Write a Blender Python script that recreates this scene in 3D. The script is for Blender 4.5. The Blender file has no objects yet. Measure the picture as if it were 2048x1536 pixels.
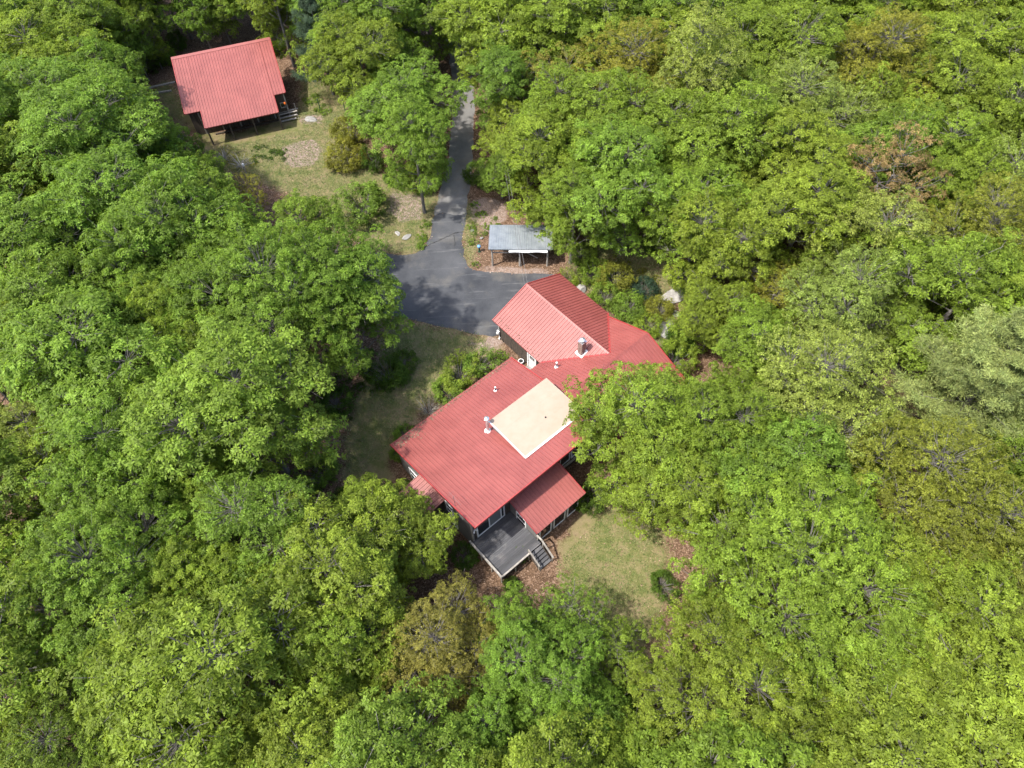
import bpy, math, random
import numpy as np
from mathutils import Matrix, Vector
rad = math.radians
sc = bpy.context.scene
col = sc.collection

# ---------------------------------------------------------------- camera
CAM_H, F_PX, PITCH, ROLL = 52.0, 1460.0, rad(56.283), rad(2.468)
_f = np.array([0, math.cos(PITCH), -math.sin(PITCH)])
_d = -np.array([0, math.sin(PITCH), math.cos(PITCH)])
_x = np.array([1.0, 0, 0])
CX = math.cos(ROLL) * _x + math.sin(ROLL) * _d
CD = -math.sin(ROLL) * _x + math.cos(ROLL) * _d
CM = np.array([CX, CD, _f])
CP = np.array([0, 0, CAM_H])
cd = bpy.data.cameras.new('camera')
cam = bpy.data.objects.new('camera', cd); col.objects.link(cam)
cd.sensor_width = 36.0; cd.lens = 36.0 * F_PX / 2048.0
cd.clip_start = 0.5; cd.clip_end = 3000
mw = Matrix.Identity(4)
for i in range(3):
    mw[i][0] = CX[i]; mw[i][1] = -CD[i]; mw[i][2] = -_f[i]; mw[i][3] = CP[i]
cam.matrix_world = mw
sc.camera = cam

# ---------------------------------------------------------------- light
SUN_AZ, SUN_EL = rad(25), rad(60)          # direction the light travels in the ground plane, elevation
w = bpy.data.worlds.new('World'); sc.world = w; w.use_nodes = True
nt = w.node_tree; bgn = nt.nodes['Background']
sky = nt.nodes.new('ShaderNodeTexSky'); sky.sky_type = 'NISHITA'; sky.sun_disc = False
sky.sun_elevation = SUN_EL
sky.sun_rotation = math.atan2(-math.cos(SUN_AZ), -math.sin(SUN_AZ))
sky.air_density = 1.0; sky.dust_density = 3.0; sky.ozone_density = 1.0
nt.links.new(sky.outputs[0], bgn.inputs[0]); bgn.inputs[1].default_value = 0.15
sl = bpy.data.lights.new('sun', 'SUN'); sl.energy = 2.9; sl.angle = rad(1.5); sl.color = (1.0, 0.95, 0.87)
so = bpy.data.objects.new('sun', sl); col.objects.link(so); so.location = (-60, -30, 120)
so.rotation_euler = Vector((math.cos(SUN_AZ) * math.cos(SUN_EL), math.sin(SUN_AZ) * math.cos(SUN_EL), -math.sin(SUN_EL))).to_track_quat('-Z', 'Y').to_euler()
vs = sc.view_settings
sc.display_settings.display_device = 'sRGB'
vs.view_transform = 'Standard'; vs.look = 'None'; vs.gamma = 1.0; vs.exposure = 1.42; vs.use_curve_mapping = False
sc.render.engine = 'CYCLES'
cy = sc.cycles
cy.max_bounces = 5; cy.diffuse_bounces = 3; cy.glossy_bounces = 2; cy.transmission_bounces = 3; cy.transparent_max_bounces = 4
cy.sample_clamp_indirect = 6.0; cy.use_denoising = True
cy.caustics_reflective = False; cy.caustics_refractive = False

# ---------------------------------------------------------------- survey helpers (pixel of the photograph <-> point of the place)
def un(px, py, z=0.0):
    d = CM.T @ np.array([(px - 1024) / F_PX, (py - 768) / F_PX, 1.0])
    return CP + d * ((z - CP[2]) / d[2])
def proj(P):
    c = (np.asarray(P, float) - CP) @ CM.T
    return np.stack([1024 + F_PX * c[..., 0] / c[..., 2], 768 + F_PX * c[..., 1] / c[..., 2]], -1)
YA = rad(38.99)
U2 = np.array([math.cos(YA), math.sin(YA)]); N2 = np.array([math.sin(YA), -math.cos(YA)])
def ss(t):
    t = np.clip(t, 0, 1); return t * t * (3 - 2 * t)
def gz(x, y):
    """height of the ground: falls away on the deck side of the house"""
    x = np.asarray(x, float); y = np.asarray(y, float)
    uu = x * U2[0] + y * U2[1]; nn = x * N2[0] + y * N2[1]
    s = 1 - ss((y - 28) / 12.0)
    return s * (-0.35 * ss((22 - uu) / 6) - 0.6 * ss((12.4 - uu) / 3.0) * ss((-15.5 - nn) / 4.0))
def ung(px, py):
    p = un(px, py, 0.0)
    for _ in range(4): p = un(px, py, float(gz(p[0], p[1])))
    return p
def inpoly(P, poly):
    P = np.asarray(P, float); poly = np.asarray(poly, float)
    x, y = P[..., 0], P[..., 1]; r = np.zeros(x.shape, bool); j = len(poly) - 1
    for i in range(len(poly)):
        xi, yi = poly[i]; xj, yj = poly[j]
        c = ((yi > y) != (yj > y)) & (x < (xj - xi) * (y - yi) / (yj - yi + 1e-12) + xi)
        r ^= c; j = i
    return r
def polydist(P, poly):
    """signed distance to a polygon, positive inside"""
    P = np.asarray(P, float); poly = np.asarray(poly, float)
    best = np.full(P.shape[:-1], 1e9)
    for i in range(len(poly)):
        a = poly[i - 1]; b = poly[i]; ab = b - a
        t = np.clip(((P - a) @ ab) / (ab @ ab + 1e-12), 0, 1)
        best = np.minimum(best, np.linalg.norm(P - a - t[..., None] * ab, axis=-1))
    return np.where(inpoly(P, poly), best, -best)

# ---------------------------------------------------------------- object helpers
def tag(o, label=None, cat=None, group=None, kind=None):
    if label: o['label'] = label
    if cat: o['category'] = cat
    if group: o['group'] = group
    if kind: o['kind'] = kind
    return o
def empty(name, loc=(0, 0, 0), rz=0.0):
    o = bpy.data.objects.new(name, None); col.objects.link(o)
    o.location = loc; o.rotation_euler = (0, 0, rz); o.empty_display_size = 0.3
    return o
class MB:
    def __init__(s): s.v = []; s.f = []
    def quad(s, a, b, c, d):
        k = len(s.v); s.v += [tuple(a), tuple(b), tuple(c), tuple(d)]; s.f.append((k, k + 1, k + 2, k + 3)); return s
    def hexa(s, p):           # 8 corners: bottom 0-3, top 4-7
        k = len(s.v); s.v += [tuple(q) for q in p]
        for f in ((0, 3, 2, 1), (4, 5, 6, 7), (0, 1, 5, 4), (1, 2, 6, 5), (2, 3, 7, 6), (3, 0, 4, 7)):
            s.f.append(tuple(k + i for i in f))
        return s
    def box(s, x0, y0, z0, x1, y1, z1):
        if x0 > x1: x0, x1 = x1, x0
        if y0 > y1: y0, y1 = y1, y0
        if z0 > z1: z0, z1 = z1, z0
        return s.hexa([(x0, y0, z0), (x1, y0, z0), (x1, y1, z0), (x0, y1, z0), (x0, y0, z1), (x1, y0, z1), (x1, y1, z1), (x0, y1, z1)])
    def beam(s, p, q, w, h, up=(0, 0, 1)):
        p = np.array(p, float); q = np.array(q, float); d = q - p; d /= np.linalg.norm(d)
        r = np.cross(d, up); r /= np.linalg.norm(r) + 1e-9; t = np.cross(r, d)
        a = r * w / 2; b = t * h / 2
        return s.hexa([p - a - b, p + a - b, q + a - b, q - a - b, p - a + b, p + a + b, q + a + b, q - a + b])
    def tube(s, pts, rs, n=8, cap=True):
        pts = [np.array(p, float) for p in pts]; k0 = len(s.v)
        ref = np.array([0.31, 0.17, 0.93])
        for i, p in enumerate(pts):
            d = pts[min(i + 1, len(pts) - 1)] - pts[max(i - 1, 0)]; d /= np.linalg.norm(d) + 1e-9
            a = np.cross(d, ref)
            if np.linalg.norm(a) < 0.05: a = np.cross(d, np.array([1.0, 0, 0]))
            a /= np.linalg.norm(a); b = np.cross(d, a)
            for j in range(n):
                t = 2 * math.pi * j / n; s.v.append(tuple(p + rs[i] * (math.cos(t) * a + math.sin(t) * b)))
        for i in range(len(pts) - 1):
            for j in range(n):
                s.f.append((k0 + i * n + j, k0 + i * n + (j + 1) % n, k0 + (i + 1) * n + (j + 1) % n, k0 + (i + 1) * n + j))
        if cap:
            s.f.append(tuple(k0 + j for j in range(n))); e = k0 + (len(pts) - 1) * n
            s.f.append(tuple(e + j for j in reversed(range(n))))
        return s
    def prism(s, poly, z0, z1):   # poly of (x,y); z0,z1 numbers or functions
        n = len(poly); k = len(s.v)
        g0 = z0 if callable(z0) else (lambda x, y: z0); g1 = z1 if callable(z1) else (lambda x, y: z1)
        s.v += [(x, y, g0(x, y)) for x, y in poly] + [(x, y, g1(x, y)) for x, y in poly]
        s.f.append(tuple(k + i for i in reversed(range(n)))); s.f.append(tuple(k + n + i for i in range(n)))
        for i in range(n): s.f.append((k + i, k + (i + 1) % n, k + n + (i + 1) % n, k + n + i))
        return s
    def build(s, name, mat, parent=None, smooth=False):
        me = bpy.data.meshes.new(name); me.from_pydata(s.v, [], s.f); me.update()
        if mat: me.materials.append(mat)
        if smooth: me.polygons.foreach_set('use_smooth', [True] * len(me.polygons))
        o = bpy.data.objects.new(name, me); col.objects.link(o)
        if parent: o.parent = parent
        return o

# ---------------------------------------------------------------- materials
MATS = {}
def mat(name, fn):
    m = bpy.data.materials.new(name); m.use_nodes = True
    n = m.node_tree.nodes; l = m.node_tree.links; b = n['Principled BSDF']
    fn(n, l, b); MATS[name] = m; return m
def noise(n, l, scale, detail=4, rough=0.6, vec=None, dim='Object', stretch=None):
    t = n.new('ShaderNodeTexNoise'); t.inputs['Scale'].default_value = scale; t.inputs['Detail'].default_value = detail; t.inputs['Roughness'].default_value = rough
    if vec is None:
        c = n.new('ShaderNodeTexCoord'); vec = c.outputs[dim]
    if stretch:
        mp = n.new('ShaderNodeMapping'); mp.inputs['Scale'].default_value = stretch; l.new(vec, mp.inputs[0]); vec = mp.outputs[0]
    l.new(vec, t.inputs['Vector']); return t.outputs[0]
def ramp(n, l, fac, stops):
    r = n.new('ShaderNodeValToRGB'); e = r.color_ramp.elements
    while len(e) < len(stops): e.new(0.5)
    for k, (p, c) in enumerate(stops): e[k].position = p; e[k].color = (*c, 1) if len(c) == 3 else c
    l.new(fac, r.inputs[0]); return r.outputs[0]
def mix(n, l, fac, a, b, mode='MIX'):
    m = n.new('ShaderNodeMix'); m.data_type = 'RGBA'; m.blend_type = mode
    for s, v in ((0, fac), (6, a), (7, b)):
        if isinstance(v, (int, float)): m.inputs[s].default_value = v
        elif isinstance(v, tuple): m.inputs[s].default_value = (*v, 1)
        else: l.new(v, m.inputs[s])
    return m.outputs[2]
def math_(n, l, op, a, b=0.0, clamp=False):
    m = n.new('ShaderNodeMath'); m.operation = op; m.use_clamp = clamp
    for s, v in ((0, a), (1, b)):
        if isinstance(v, (int, float)): m.inputs[s].default_value = v
        else: l.new(v, m.inputs[s])
    return m.outputs[0]
def bump(n, l, b, h, strength=0.3, dist=0.02):
    u = n.new('ShaderNodeBump'); u.inputs['Strength'].default_value = strength; u.inputs['Distance'].default_value = dist
    l.new(h, u.inputs['Height']); l.new(u.outputs[0], b.inputs['Normal'])
def simple(c0, c1, scale=3, rough=0.6, metal=0.0, bmp=0.0, stretch=None, detail=5, spec=None):
    def fn(n, l, b):
        x = noise(n, l, scale, detail, stretch=stretch)
        l.new(ramp(n, l, x, [(0.32, c0), (0.68, c1)]), b.inputs['Base Color'])
        b.inputs['Roughness'].default_value = rough; b.inputs['Metallic'].default_value = metal
        if spec is not None: b.inputs['Specular IOR Level'].default_value = spec
        if bmp: bump(n, l, b, x, bmp)
    return fn
def red_metal(n, l, b):
    x = noise(n, l, 0.5, 5); y = noise(n, l, 6, 6, 0.7)
    c = ramp(n, l, x, [(0.28, (0.190, 0.049, 0.043)), (0.72, (0.262, 0.074, 0.064))])
    c = mix(n, l, math_(n, l, 'MULTIPLY', ramp(n, l, y, [(0.5, (0, 0, 0)), (0.75, (1, 1, 1))]), 0.35), c, (0.20, 0.075, 0.062))
    l.new(c, b.inputs['Base Color'])
    l.new(ramp(n, l, noise(n, l, 1.3, 5), [(0.3, (0.42,) * 3), (0.7, (0.52,) * 3)]), b.inputs['Roughness'])
    b.inputs['Specular IOR Level'].default_value = 0.55
mat('red_metal', red_metal)
mat('red_trim', simple((0.24, 0.03, 0.03), (0.32, 0.05, 0.045), 2, 0.45))
mat('tan_membrane', lambda n, l, b: (
    l.new(mix(n, l, math_(n, l, 'MULTIPLY', ramp(n, l, noise(n, l, 1.4, 7, 0.75), [(0.45, (0, 0, 0)), (0.8, (1, 1, 1))]), 0.55),
          ramp(n, l, noise(n, l, 0.45, 4), [(0.3, (0.29, 0.228, 0.175)), (0.7, (0.33, 0.262, 0.205))]), (0.25, 0.185, 0.125)), b.inputs['Base Color']),
    setattr(b.inputs['Roughness'], 'default_value', 0.85)))
mat('dark_siding', simple((0.030, 0.024, 0.020), (0.085, 0.065, 0.050), 7, 0.85, bmp=0.4, stretch=(1, 1, 0.25)))
mat('grey_siding', simple((0.10, 0.10, 0.10), (0.18, 0.175, 0.165), 6, 0.85, bmp=0.3, stretch=(0.3, 0.3, 2.5)))
mat('barn_board', simple((0.022, 0.018, 0.015), (0.10, 0.075, 0.055), 6, 0.9, bmp=0.4, stretch=(1.5, 1.5, 0.15)))
mat('white_trim', simple((0.66, 0.67, 0.68), (0.76, 0.77, 0.77), 4, 0.45))
mat('glass', lambda n, l, b: (setattr(b.inputs['Roughness'], 'default_value', 0.06), setattr(b.inputs['Base Color'], 'default_value', (0.018, 0.022, 0.025, 1)), setattr(b.inputs['Specular IOR Level'], 'default_value', 0.7)))
mat('screen', lambda n, l, b: (setattr(b.inputs['Roughness'], 'default_value', 0.5), setattr(b.inputs['Base Color'], 'default_value', (0.16, 0.175, 0.18, 1))))
def deck_mat(n, l, b):
    oi = n.new('ShaderNodeObjectInfo')
    x = noise(n, l, 5, 5, stretch=(0.25, 2, 2)); y = noise(n, l, 1.1, 5, 0.65)
    c = ramp(n, l, x, [(0.3, (0.060, 0.062, 0.070)), (0.7, (0.105, 0.107, 0.115))])
    c = mix(n, l, ramp(n, l, y, [(0.52, (0, 0, 0)), (0.75, (0.8, 0.8, 0.8))]), c, (0.20, 0.19, 0.185))
    c = mix(n, l, math_(n, l, 'MULTIPLY', oi.outputs['Random'], 0.75), c, (0.030, 0.030, 0.034))
    l.new(c, b.inputs['Base Color']); b.inputs['Roughness'].default_value = 0.7
mat('deck_board', deck_mat)
mat('weathered_wood', simple((0.20, 0.18, 0.155), (0.36, 0.34, 0.31), 5, 0.85, bmp=0.2, stretch=(1, 1, 1)))
mat('galvanised', simple((0.27, 0.30, 0.33), (0.38, 0.41, 0.44), 1.6, 0.42, metal=0.55))
mat('bright_metal', simple((0.6, 0.62, 0.64), (0.75, 0.77, 0.78), 5, 0.28, metal=0.8))
mat('black_metal', simple((0.02, 0.02, 0.02), (0.04, 0.04, 0.04), 4, 0.4))
mat('green_paint', simple((0.012, 0.05, 0.03), (0.02, 0.07, 0.04), 4, 0.5))
mat('orange_plastic', simple((0.65, 0.14, 0.02), (0.7, 0.17, 0.03), 3, 0.4))
mat('blue_glaze', simple((0.10, 0.26, 0.50), (0.16, 0.34, 0.58), 3, 0.15))
mat('white_plastic', simple((0.66, 0.66, 0.65), (0.74, 0.74, 0.73), 3, 0.4))
mat('tarp', simple((0.70, 0.71, 0.72), (0.80, 0.81, 0.82), 3, 0.5))
mat('brick', lambda n, l, b: l.new(ramp(n, l, noise(n, l, 9, 5), [(0.3, (0.13, 0.075, 0.06)), (0.7, (0.28, 0.21, 0.18))]), b.inputs['Base Color']))
mat('mortar', simple((0.30, 0.28, 0.26), (0.36, 0.34, 0.32), 8, 0.9))
mat('rock', simple((0.17, 0.16, 0.15), (0.34, 0.33, 0.31), 3, 0.9, bmp=0.6))
mat('pale_rock', simple((0.15, 0.145, 0.135), (0.27, 0.265, 0.255), 3, 0.85, bmp=0.4))
mat('bark', simple((0.07, 0.063, 0.056), (0.19, 0.175, 0.16), 6, 0.9, bmp=0.5, stretch=(1, 1, 0.3)))
mat('twig', simple((0.22, 0.205, 0.19), (0.36, 0.34, 0.32), 6, 0.9))
mat('wire', simple((0.10, 0.10, 0.10), (0.14, 0.14, 0.14), 3, 0.6))
def asphalt(n, l, b):
    geo = n.new('ShaderNodeNewGeometry'); p = geo.outputs['Position']
    x = noise(n, l, 0.25, 6, 0.62, vec=p); f = noise(n, l, 14, 6, 0.75, vec=p)
    s = noise(n, l, 1.0, 6, 0.7, vec=p, stretch=(0.22, 2.2, 1)); d = noise(n, l, 0.33, 4, 0.6, vec=p)
    c = ramp(n, l, x, [(0.32, (0.020, 0.023, 0.029)), (0.70, (0.070, 0.073, 0.080))])
    c = mix(n, l, math_(n, l, 'MULTIPLY', ramp(n, l, s, [(0.56, (0, 0, 0)), (0.78, (1, 1, 1))]), 0.6), c, (0.19, 0.19, 0.19))
    c = mix(n, l, math_(n, l, 'MULTIPLY', ramp(n, l, d, [(0.53, (0, 0, 0)), (0.72, (1, 1, 1))]), 0.5), c, (0.135, 0.125, 0.105))
    c = mix(n, l, 0.5, c, ramp(n, l, f, [(0.25, (0.4,) * 3), (0.75, (1.5,) * 3)]), 'MULTIPLY')
    l.new(c, b.inputs['Base Color']); b.inputs['Roughness'].default_value = 0.8; bump(n, l, b, f, 0.25, 0.01)
mat('asphalt_dark', asphalt)
def asphalt_old(n, l, b):
    geo = n.new('ShaderNodeNewGeometry'); p = geo.outputs['Position']
    x = noise(n, l, 0.5, 6, 0.65, vec=p); f = noise(n, l, 12, 6, 0.75, vec=p); d = noise(n, l, 0.9, 5, 0.6, vec=p)
    c = ramp(n, l, x, [(0.3, (0.11, 0.108, 0.106)), (0.7, (0.185, 0.18, 0.175))])
    c = mix(n, l, math_(n, l, 'MULTIPLY', ramp(n, l, d, [(0.55, (0, 0, 0)), (0.75, (1, 1, 1))]), 0.5), c, (0.19, 0.15, 0.11))
    c = mix(n, l, 0.5, c, ramp(n, l, f, [(0.25, (0.45,) * 3), (0.75, (1.45,) * 3)]), 'MULTIPLY')
    l.new(c, b.inputs['Base Color']); b.inputs['Roughness'].default_value = 0.85
mat('asphalt_old', asphalt_old)
def ground_mat(n, l, b):
    geo = n.new('ShaderNodeNewGeometry'); p = geo.outputs['Position']
    def at(nm):
        a = n.new('ShaderNodeAttribute'); a.attribute_name = nm; return a.outputs['Fac']
    f = noise(n, l, 9, 6, 0.75, vec=p); m = noise(n, l, 0.8, 6, 0.68, vec=p); g = noise(n, l, 0.22, 5, 0.6, vec=p)
    vo = n.new('ShaderNodeTexVoronoi'); vo.inputs['Scale'].default_value = 12; l.new(p, vo.inputs['Vector'])
    sp = n.new('ShaderNodeSeparateColor'); l.new(vo.outputs['Color'], sp.inputs[0])
    litter = ramp(n, l, sp.outputs[0], [(0.0, (0.06, 0.038, 0.025)), (0.4, (0.11, 0.07, 0.045)), (0.8, (0.165, 0.11, 0.076)), (1.0, (0.25, 0.18, 0.135))])
    litter = mix(n, l, 0.6, litter, ramp(n, l, m, [(0.3, (0.55, 0.5, 0.45)), (0.7, (1.25, 1.2, 1.15))]), 'MULTIPLY')
    gr = ramp(n, l, m, [(0.30, (0.055, 0.076, 0.020)), (0.42, (0.11, 0.112, 0.040)), (0.54, (0.165, 0.138, 0.070)), (0.70, (0.195, 0.142, 0.092))])
    gr = mix(n, l, 0.55, gr, ramp(n, l, f, [(0.25, (0.5,) * 3), (0.75, (1.5,) * 3)]), 'MULTIPLY')
    gr = mix(n, l, ramp(n, l, g, [(0.42, (0, 0, 0)), (0.62, (0.5, 0.5, 0.5))]), gr, mix(n, l, 0.5, (0.075, 0.11, 0.028), gr))
    lm = math_(n, l, 'ADD', at('lawn'), math_(n, l, 'MULTIPLY', math_(n, l, 'SUBTRACT', m, 0.5), 1.3))
    lm = ramp(n, l, lm, [(0.38, (0, 0, 0)), (0.62, (1, 1, 1))])
    c = mix(n, l, lm, litter, gr)
    bm = math_(n, l, 'ADD', at('bare'), math_(n, l, 'MULTIPLY', math_(n, l, 'SUBTRACT', m, 0.5), 0.9))
    bm = ramp(n, l, bm, [(0.45, (0, 0, 0)), (0.6, (1, 1, 1))])
    bare = mix(n, l, 0.6, ramp(n, l, sp.outputs[1], [(0.0, (0.145, 0.105, 0.083)), (1.0, (0.27, 0.21, 0.178))]), ramp(n, l, f, [(0.25, (0.6,) * 3), (0.75, (1.4,) * 3)]), 'MULTIPLY')
    c = mix(n, l, bm, c, bare)
    l.new(c, b.inputs['Base Color']); b.inputs['Roughness'].default_value = 0.95; b.inputs['Specular IOR Level'].default_value = 0.1
    bump(n, l, b, f, 0.6, 0.05)
mat('ground', ground_mat)
def leaf_mat(n, l, b, trans=0.5, yellow=0.14):
    out = [x for x in n if x.type == 'OUTPUT_MATERIAL'][0]
    oi = n.new('ShaderNodeObjectInfo')
    a = n.new('ShaderNodeAttribute'); a.attribute_name = 'var'
    s = n.new('ShaderNodeSeparateColor'); l.new(a.outputs['Color'], s.inputs[0])
    bri = n.new('ShaderNodeMapRange'); bri.inputs[3].default_value = 0.62; bri.inputs[4].default_value = 1.38; l.new(s.outputs[0], bri.inputs[0])
    cm = n.new('ShaderNodeMapRange'); cm.inputs[3].default_value = 0.68; cm.inputs[4].default_value = 1.28; l.new(s.outputs[1], cm.inputs[0])
    tint = oi.outputs['Color']
    yl = mix(n, l, 1.0, tint, (1.55, 1.12, 0.9), 'MULTIPLY')
    c = mix(n, l, math_(n, l, 'MULTIPLY', s.outputs[2], yellow), tint, yl)
    k = math_(n, l, 'MULTIPLY', bri.outputs[0], cm.outputs[0])
    kk = n.new('ShaderNodeCombineColor'); [l.new(k, kk.inputs[i]) for i in range(3)]
    c = mix(n, l, 1.0, c, kk.outputs[0], 'MULTIPLY')
    l.new(c, b.inputs['Base Color']); b.inputs['Roughness'].default_value = 0.55; b.inputs['Specular IOR Level'].default_value = 0.22
    t = n.new('ShaderNodeBsdfTranslucent'); l.new(mix(n, l, 1.0, c, (1.15, 1.1, 0.6), 'MULTIPLY'), t.inputs[0])
    ms = n.new('ShaderNodeMixShader'); ms.inputs[0].default_value = trans
    l.new(b.outputs[0], ms.inputs[1]); l.new(t.outputs[0], ms.inputs[2]); l.new(ms.outputs[0], out.inputs[0])
mat('leaf', leaf_mat)
mat('needle', lambda n, l, b: leaf_mat(n, l, b, 0.25, 0.5))
def dead_leaf(n, l, b):
    a = n.new('ShaderNodeAttribute'); a.attribute_name = 'var'
    s = n.new('ShaderNodeSeparateColor'); l.new(a.outputs['Color'], s.inputs[0])
    l.new(ramp(n, l, s.outputs[0], [(0.0, (0.07, 0.04, 0.025)), (0.5, (0.20, 0.125, 0.08)), (0.85, (0.33, 0.22, 0.15)), (1.0, (0.42, 0.33, 0.27))]), b.inputs['Base Color'])
    b.inputs['Roughness'].default_value = 0.8
mat('dead_leaf', dead_leaf)
def grass_m(n, l, b):
    a = n.new('ShaderNodeAttribute'); a.attribute_name = 'var'
    s = n.new('ShaderNodeSeparateColor'); l.new(a.outputs['Color'], s.inputs[0])
    l.new(ramp(n, l, s.outputs[0], [(0.0, (0.055, 0.095, 0.02)), (0.5, (0.11, 0.145, 0.035)), (0.8, (0.20, 0.19, 0.075)), (1.0, (0.30, 0.25, 0.13))]), b.inputs['Base Color'])
    b.inputs['Roughness'].default_value = 0.7
mat('grass', grass_m)
G = MATS

# ---------------------------------------------------------------- ground sheet
LAWNS = [
 [(385,240),(400,300),(430,335),(520,360),(610,405),(700,460),(735,503),(800,508),(836,505),(858,480),(868,430),(878,392),(850,378),(760,350),(720,280),(690,200),(640,160),(606,150),(600,215),(560,240),(480,262),(440,270)],
 [(310,175),(330,160),(375,225),(400,255),(385,262),(340,230)],
 [(780,640),(870,655),(985,676),(1000,700),(930,755),(850,810),(790,880),(775,960),(720,985),(690,960),(688,880),(715,790),(760,720)],
 [(1175,1010),(1240,1000),(1320,1010),(1340,1130),(1320,1260),(1260,1340),(1180,1330),(1120,1250),(1130,1150),(1120,1090)],
 [(930,395),(960,440),(945,530),(930,520),(925,470)],
 [(1180,470),(1300,470),(1340,540),(1350,700),(1300,690),(1230,630),(1130,545)],
]
BARE = [[(570,288),(630,276),(645,300),(632,330),(585,335),(560,318)],
        [(780,385),(850,392),(840,440),(800,445),(775,425)],
        [(940,395),(1010,400),(1015,440),(980,470),(945,440)],
        [(960,530),(1100,540),(1110,555),(960,550)],
        [(985,672),(1010,690),(975,705),(940,690)],
        [(600,232),(640,225),(650,245),(605,250)]]
lawn_w = [[ung(*p)[:2] for p in P] for P in LAWNS]; bare_w = [[ung(*p)[:2] for p in P] for P in BARE]
xs = np.concatenate([[-900, -500, -250, -140], np.arange(-90, 90.1, 0.7), [140, 250, 500, 900]])
ys = np.concatenate([[-600, -300, -120, -50], np.arange(-14, 118.1, 0.7), [160, 260, 500, 1200]])
gx, gy = np.meshgrid(xs, ys); XY = np.stack([gx.ravel(), gy.ravel()], -1)
me = bpy.data.meshes.new('ground'); nx, ny = len(xs), len(ys)
V = np.column_stack([XY, gz(XY[:, 0], XY[:, 1])])
ii, jj = np.meshgrid(np.arange(nx - 1), np.arange(ny - 1)); k = (jj * nx + ii).ravel()
Fq = np.column_stack([k, k + 1, k + 1 + nx, k + nx])
def np_mesh(name, V, Fq, attrs=None, smooth=False):
    me = bpy.data.meshes.new(name); nv = len(V); nf, fs = Fq.shape
    me.vertices.add(nv); me.vertices.foreach_set('co', np.ascontiguousarray(V, np.float32).ravel())
    me.loops.add(nf * fs); me.loops.foreach_set('vertex_index', np.ascontiguousarray(Fq, np.int32).ravel())
    me.polygons.add(nf); me.polygons.foreach_set('loop_start', np.arange(0, nf * fs, fs, dtype=np.int32))
    me.update(calc_edges=True)
    for nm, dat in (attrs or {}).items():
        if dat.ndim == 1:
            a = me.attributes.new(nm, 'FLOAT', 'POINT'); a.data.foreach_set('value', dat.astype(np.float32))
        else:
            a = me.attributes.new(nm, 'FLOAT_COLOR', 'POINT'); a.data.foreach_set('color', dat.astype(np.float32).ravel())
    if smooth: me.polygons.foreach_set('use_smooth', np.ones(nf, bool))
    return me
lawn = np.zeros(len(XY)); bare = np.zeros(len(XY))
for P in lawn_w: lawn = np.maximum(lawn, np.clip(0.5 + polydist(XY, P) / 3.0, 0, 1))
for P in bare_w: bare = np.maximum(bare, np.clip(0.5 + polydist(XY, P) / 2.0, 0, 1))
me = np_mesh('ground', V, Fq, {'lawn': lawn, 'bare': bare}, True); me.materials.append(G['ground'])
ground = bpy.data.objects.new('ground', me); col.objects.link(ground)
tag(ground, 'leaf-littered woodland floor with patches of thin dry lawn', 'ground', kind='structure')

def sheet(name, outline_px, z, matname, label, cat, jit=0.06, seed=1):
    rng = np.random.default_rng(seed)
    P = np.array([ung(*p)[:2] for p in outline_px]); out = []
    m = len(P)
    for i in range(m):                       # Catmull-Rom round the outline, then a ragged edge
        a, b, c, d = P[i - 1], P[i], P[(i + 1) % m], P[(i + 2) % m]
        k = max(2, int(np.linalg.norm(c - b) / 0.35))
        for t in np.arange(k) / k:
            out.append(0.5 * ((2 * b) + (c - a) * t + (2 * a - 5 * b + 4 * c - d) * t * t + (3 * b - a - 3 * c + d) * t ** 3))
    out = np.array(out); w1 = rng.normal(0, jit, (len(out), 2)); w1 = (w1 + np.roll(w1, 1, 0) + np.roll(w1, -1, 0)) / 1.7
    out += w1
    from mathutils.geometry import delaunay_2d_cdt
    lo, hi = out.min(0), out.max(0); gx_, gy_ = np.meshgrid(np.arange(lo[0], hi[0], 1.2), np.arange(lo[1], hi[1], 1.2)); gp_ = np.column_stack([gx_.ravel(), gy_.ravel()]); gp_ = gp_[polydist(gp_, out) > 0.3]
    vv = [Vector(q) for q in out] + [Vector(q) for q in gp_]; ne = len(out)
    rv, re2, rf, _, _, _ = delaunay_2d_cdt(vv, [], [list(range(ne))], 1, 1e-5)
    cen = np.array([np.mean([rv[i][:] for i in f], axis=0) for f in rf]); keep = inpoly(cen, out)
    me = bpy.data.meshes.new(name); me.from_pydata([(q[0], q[1], float(gz(q[0], q[1])) + z) for q in rv], [], [tuple(f) for f, kk in zip(rf, keep) if kk]); me.update(); me.materials.append(G[matname])
    o = bpy.data.objects.new(name, me); col.objects.link(o); tag(o, label, cat, kind='structure'); return o, out
APRON = [(870,428),(862,468),(851,488),(838,503),(820,510),(780,508),(735,505),(690,506),(680,560),(700,612),(760,628),(800,634),(880,652),(985,674),(1040,640),(1110,590),(1118,552),(1075,548),(1020,546),(962,544),(940,536),(930,519),(925,492),(928,460),(931,432),(900,429)]
OLDDRV = [(931,433),(936,400),(944,330),(947,270),(949,230),(948,190),(943,150),(930,110),(915,60),(905,10),(880,10),(888,60),(897,110),(903,150),(905,200),(904,250),(896,320),(884,370),(870,429),(900,430)]
o1, apron_w = sheet('driveway_apron', APRON, 0.012, 'asphalt_dark', 'dark sealed asphalt turning area in front of the house garage', 'driveway', seed=3)
o2, old_w = sheet('driveway', OLDDRV, 0.008, 'asphalt_old', 'older grey asphalt drive leading away into the trees', 'driveway', seed=4)
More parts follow.
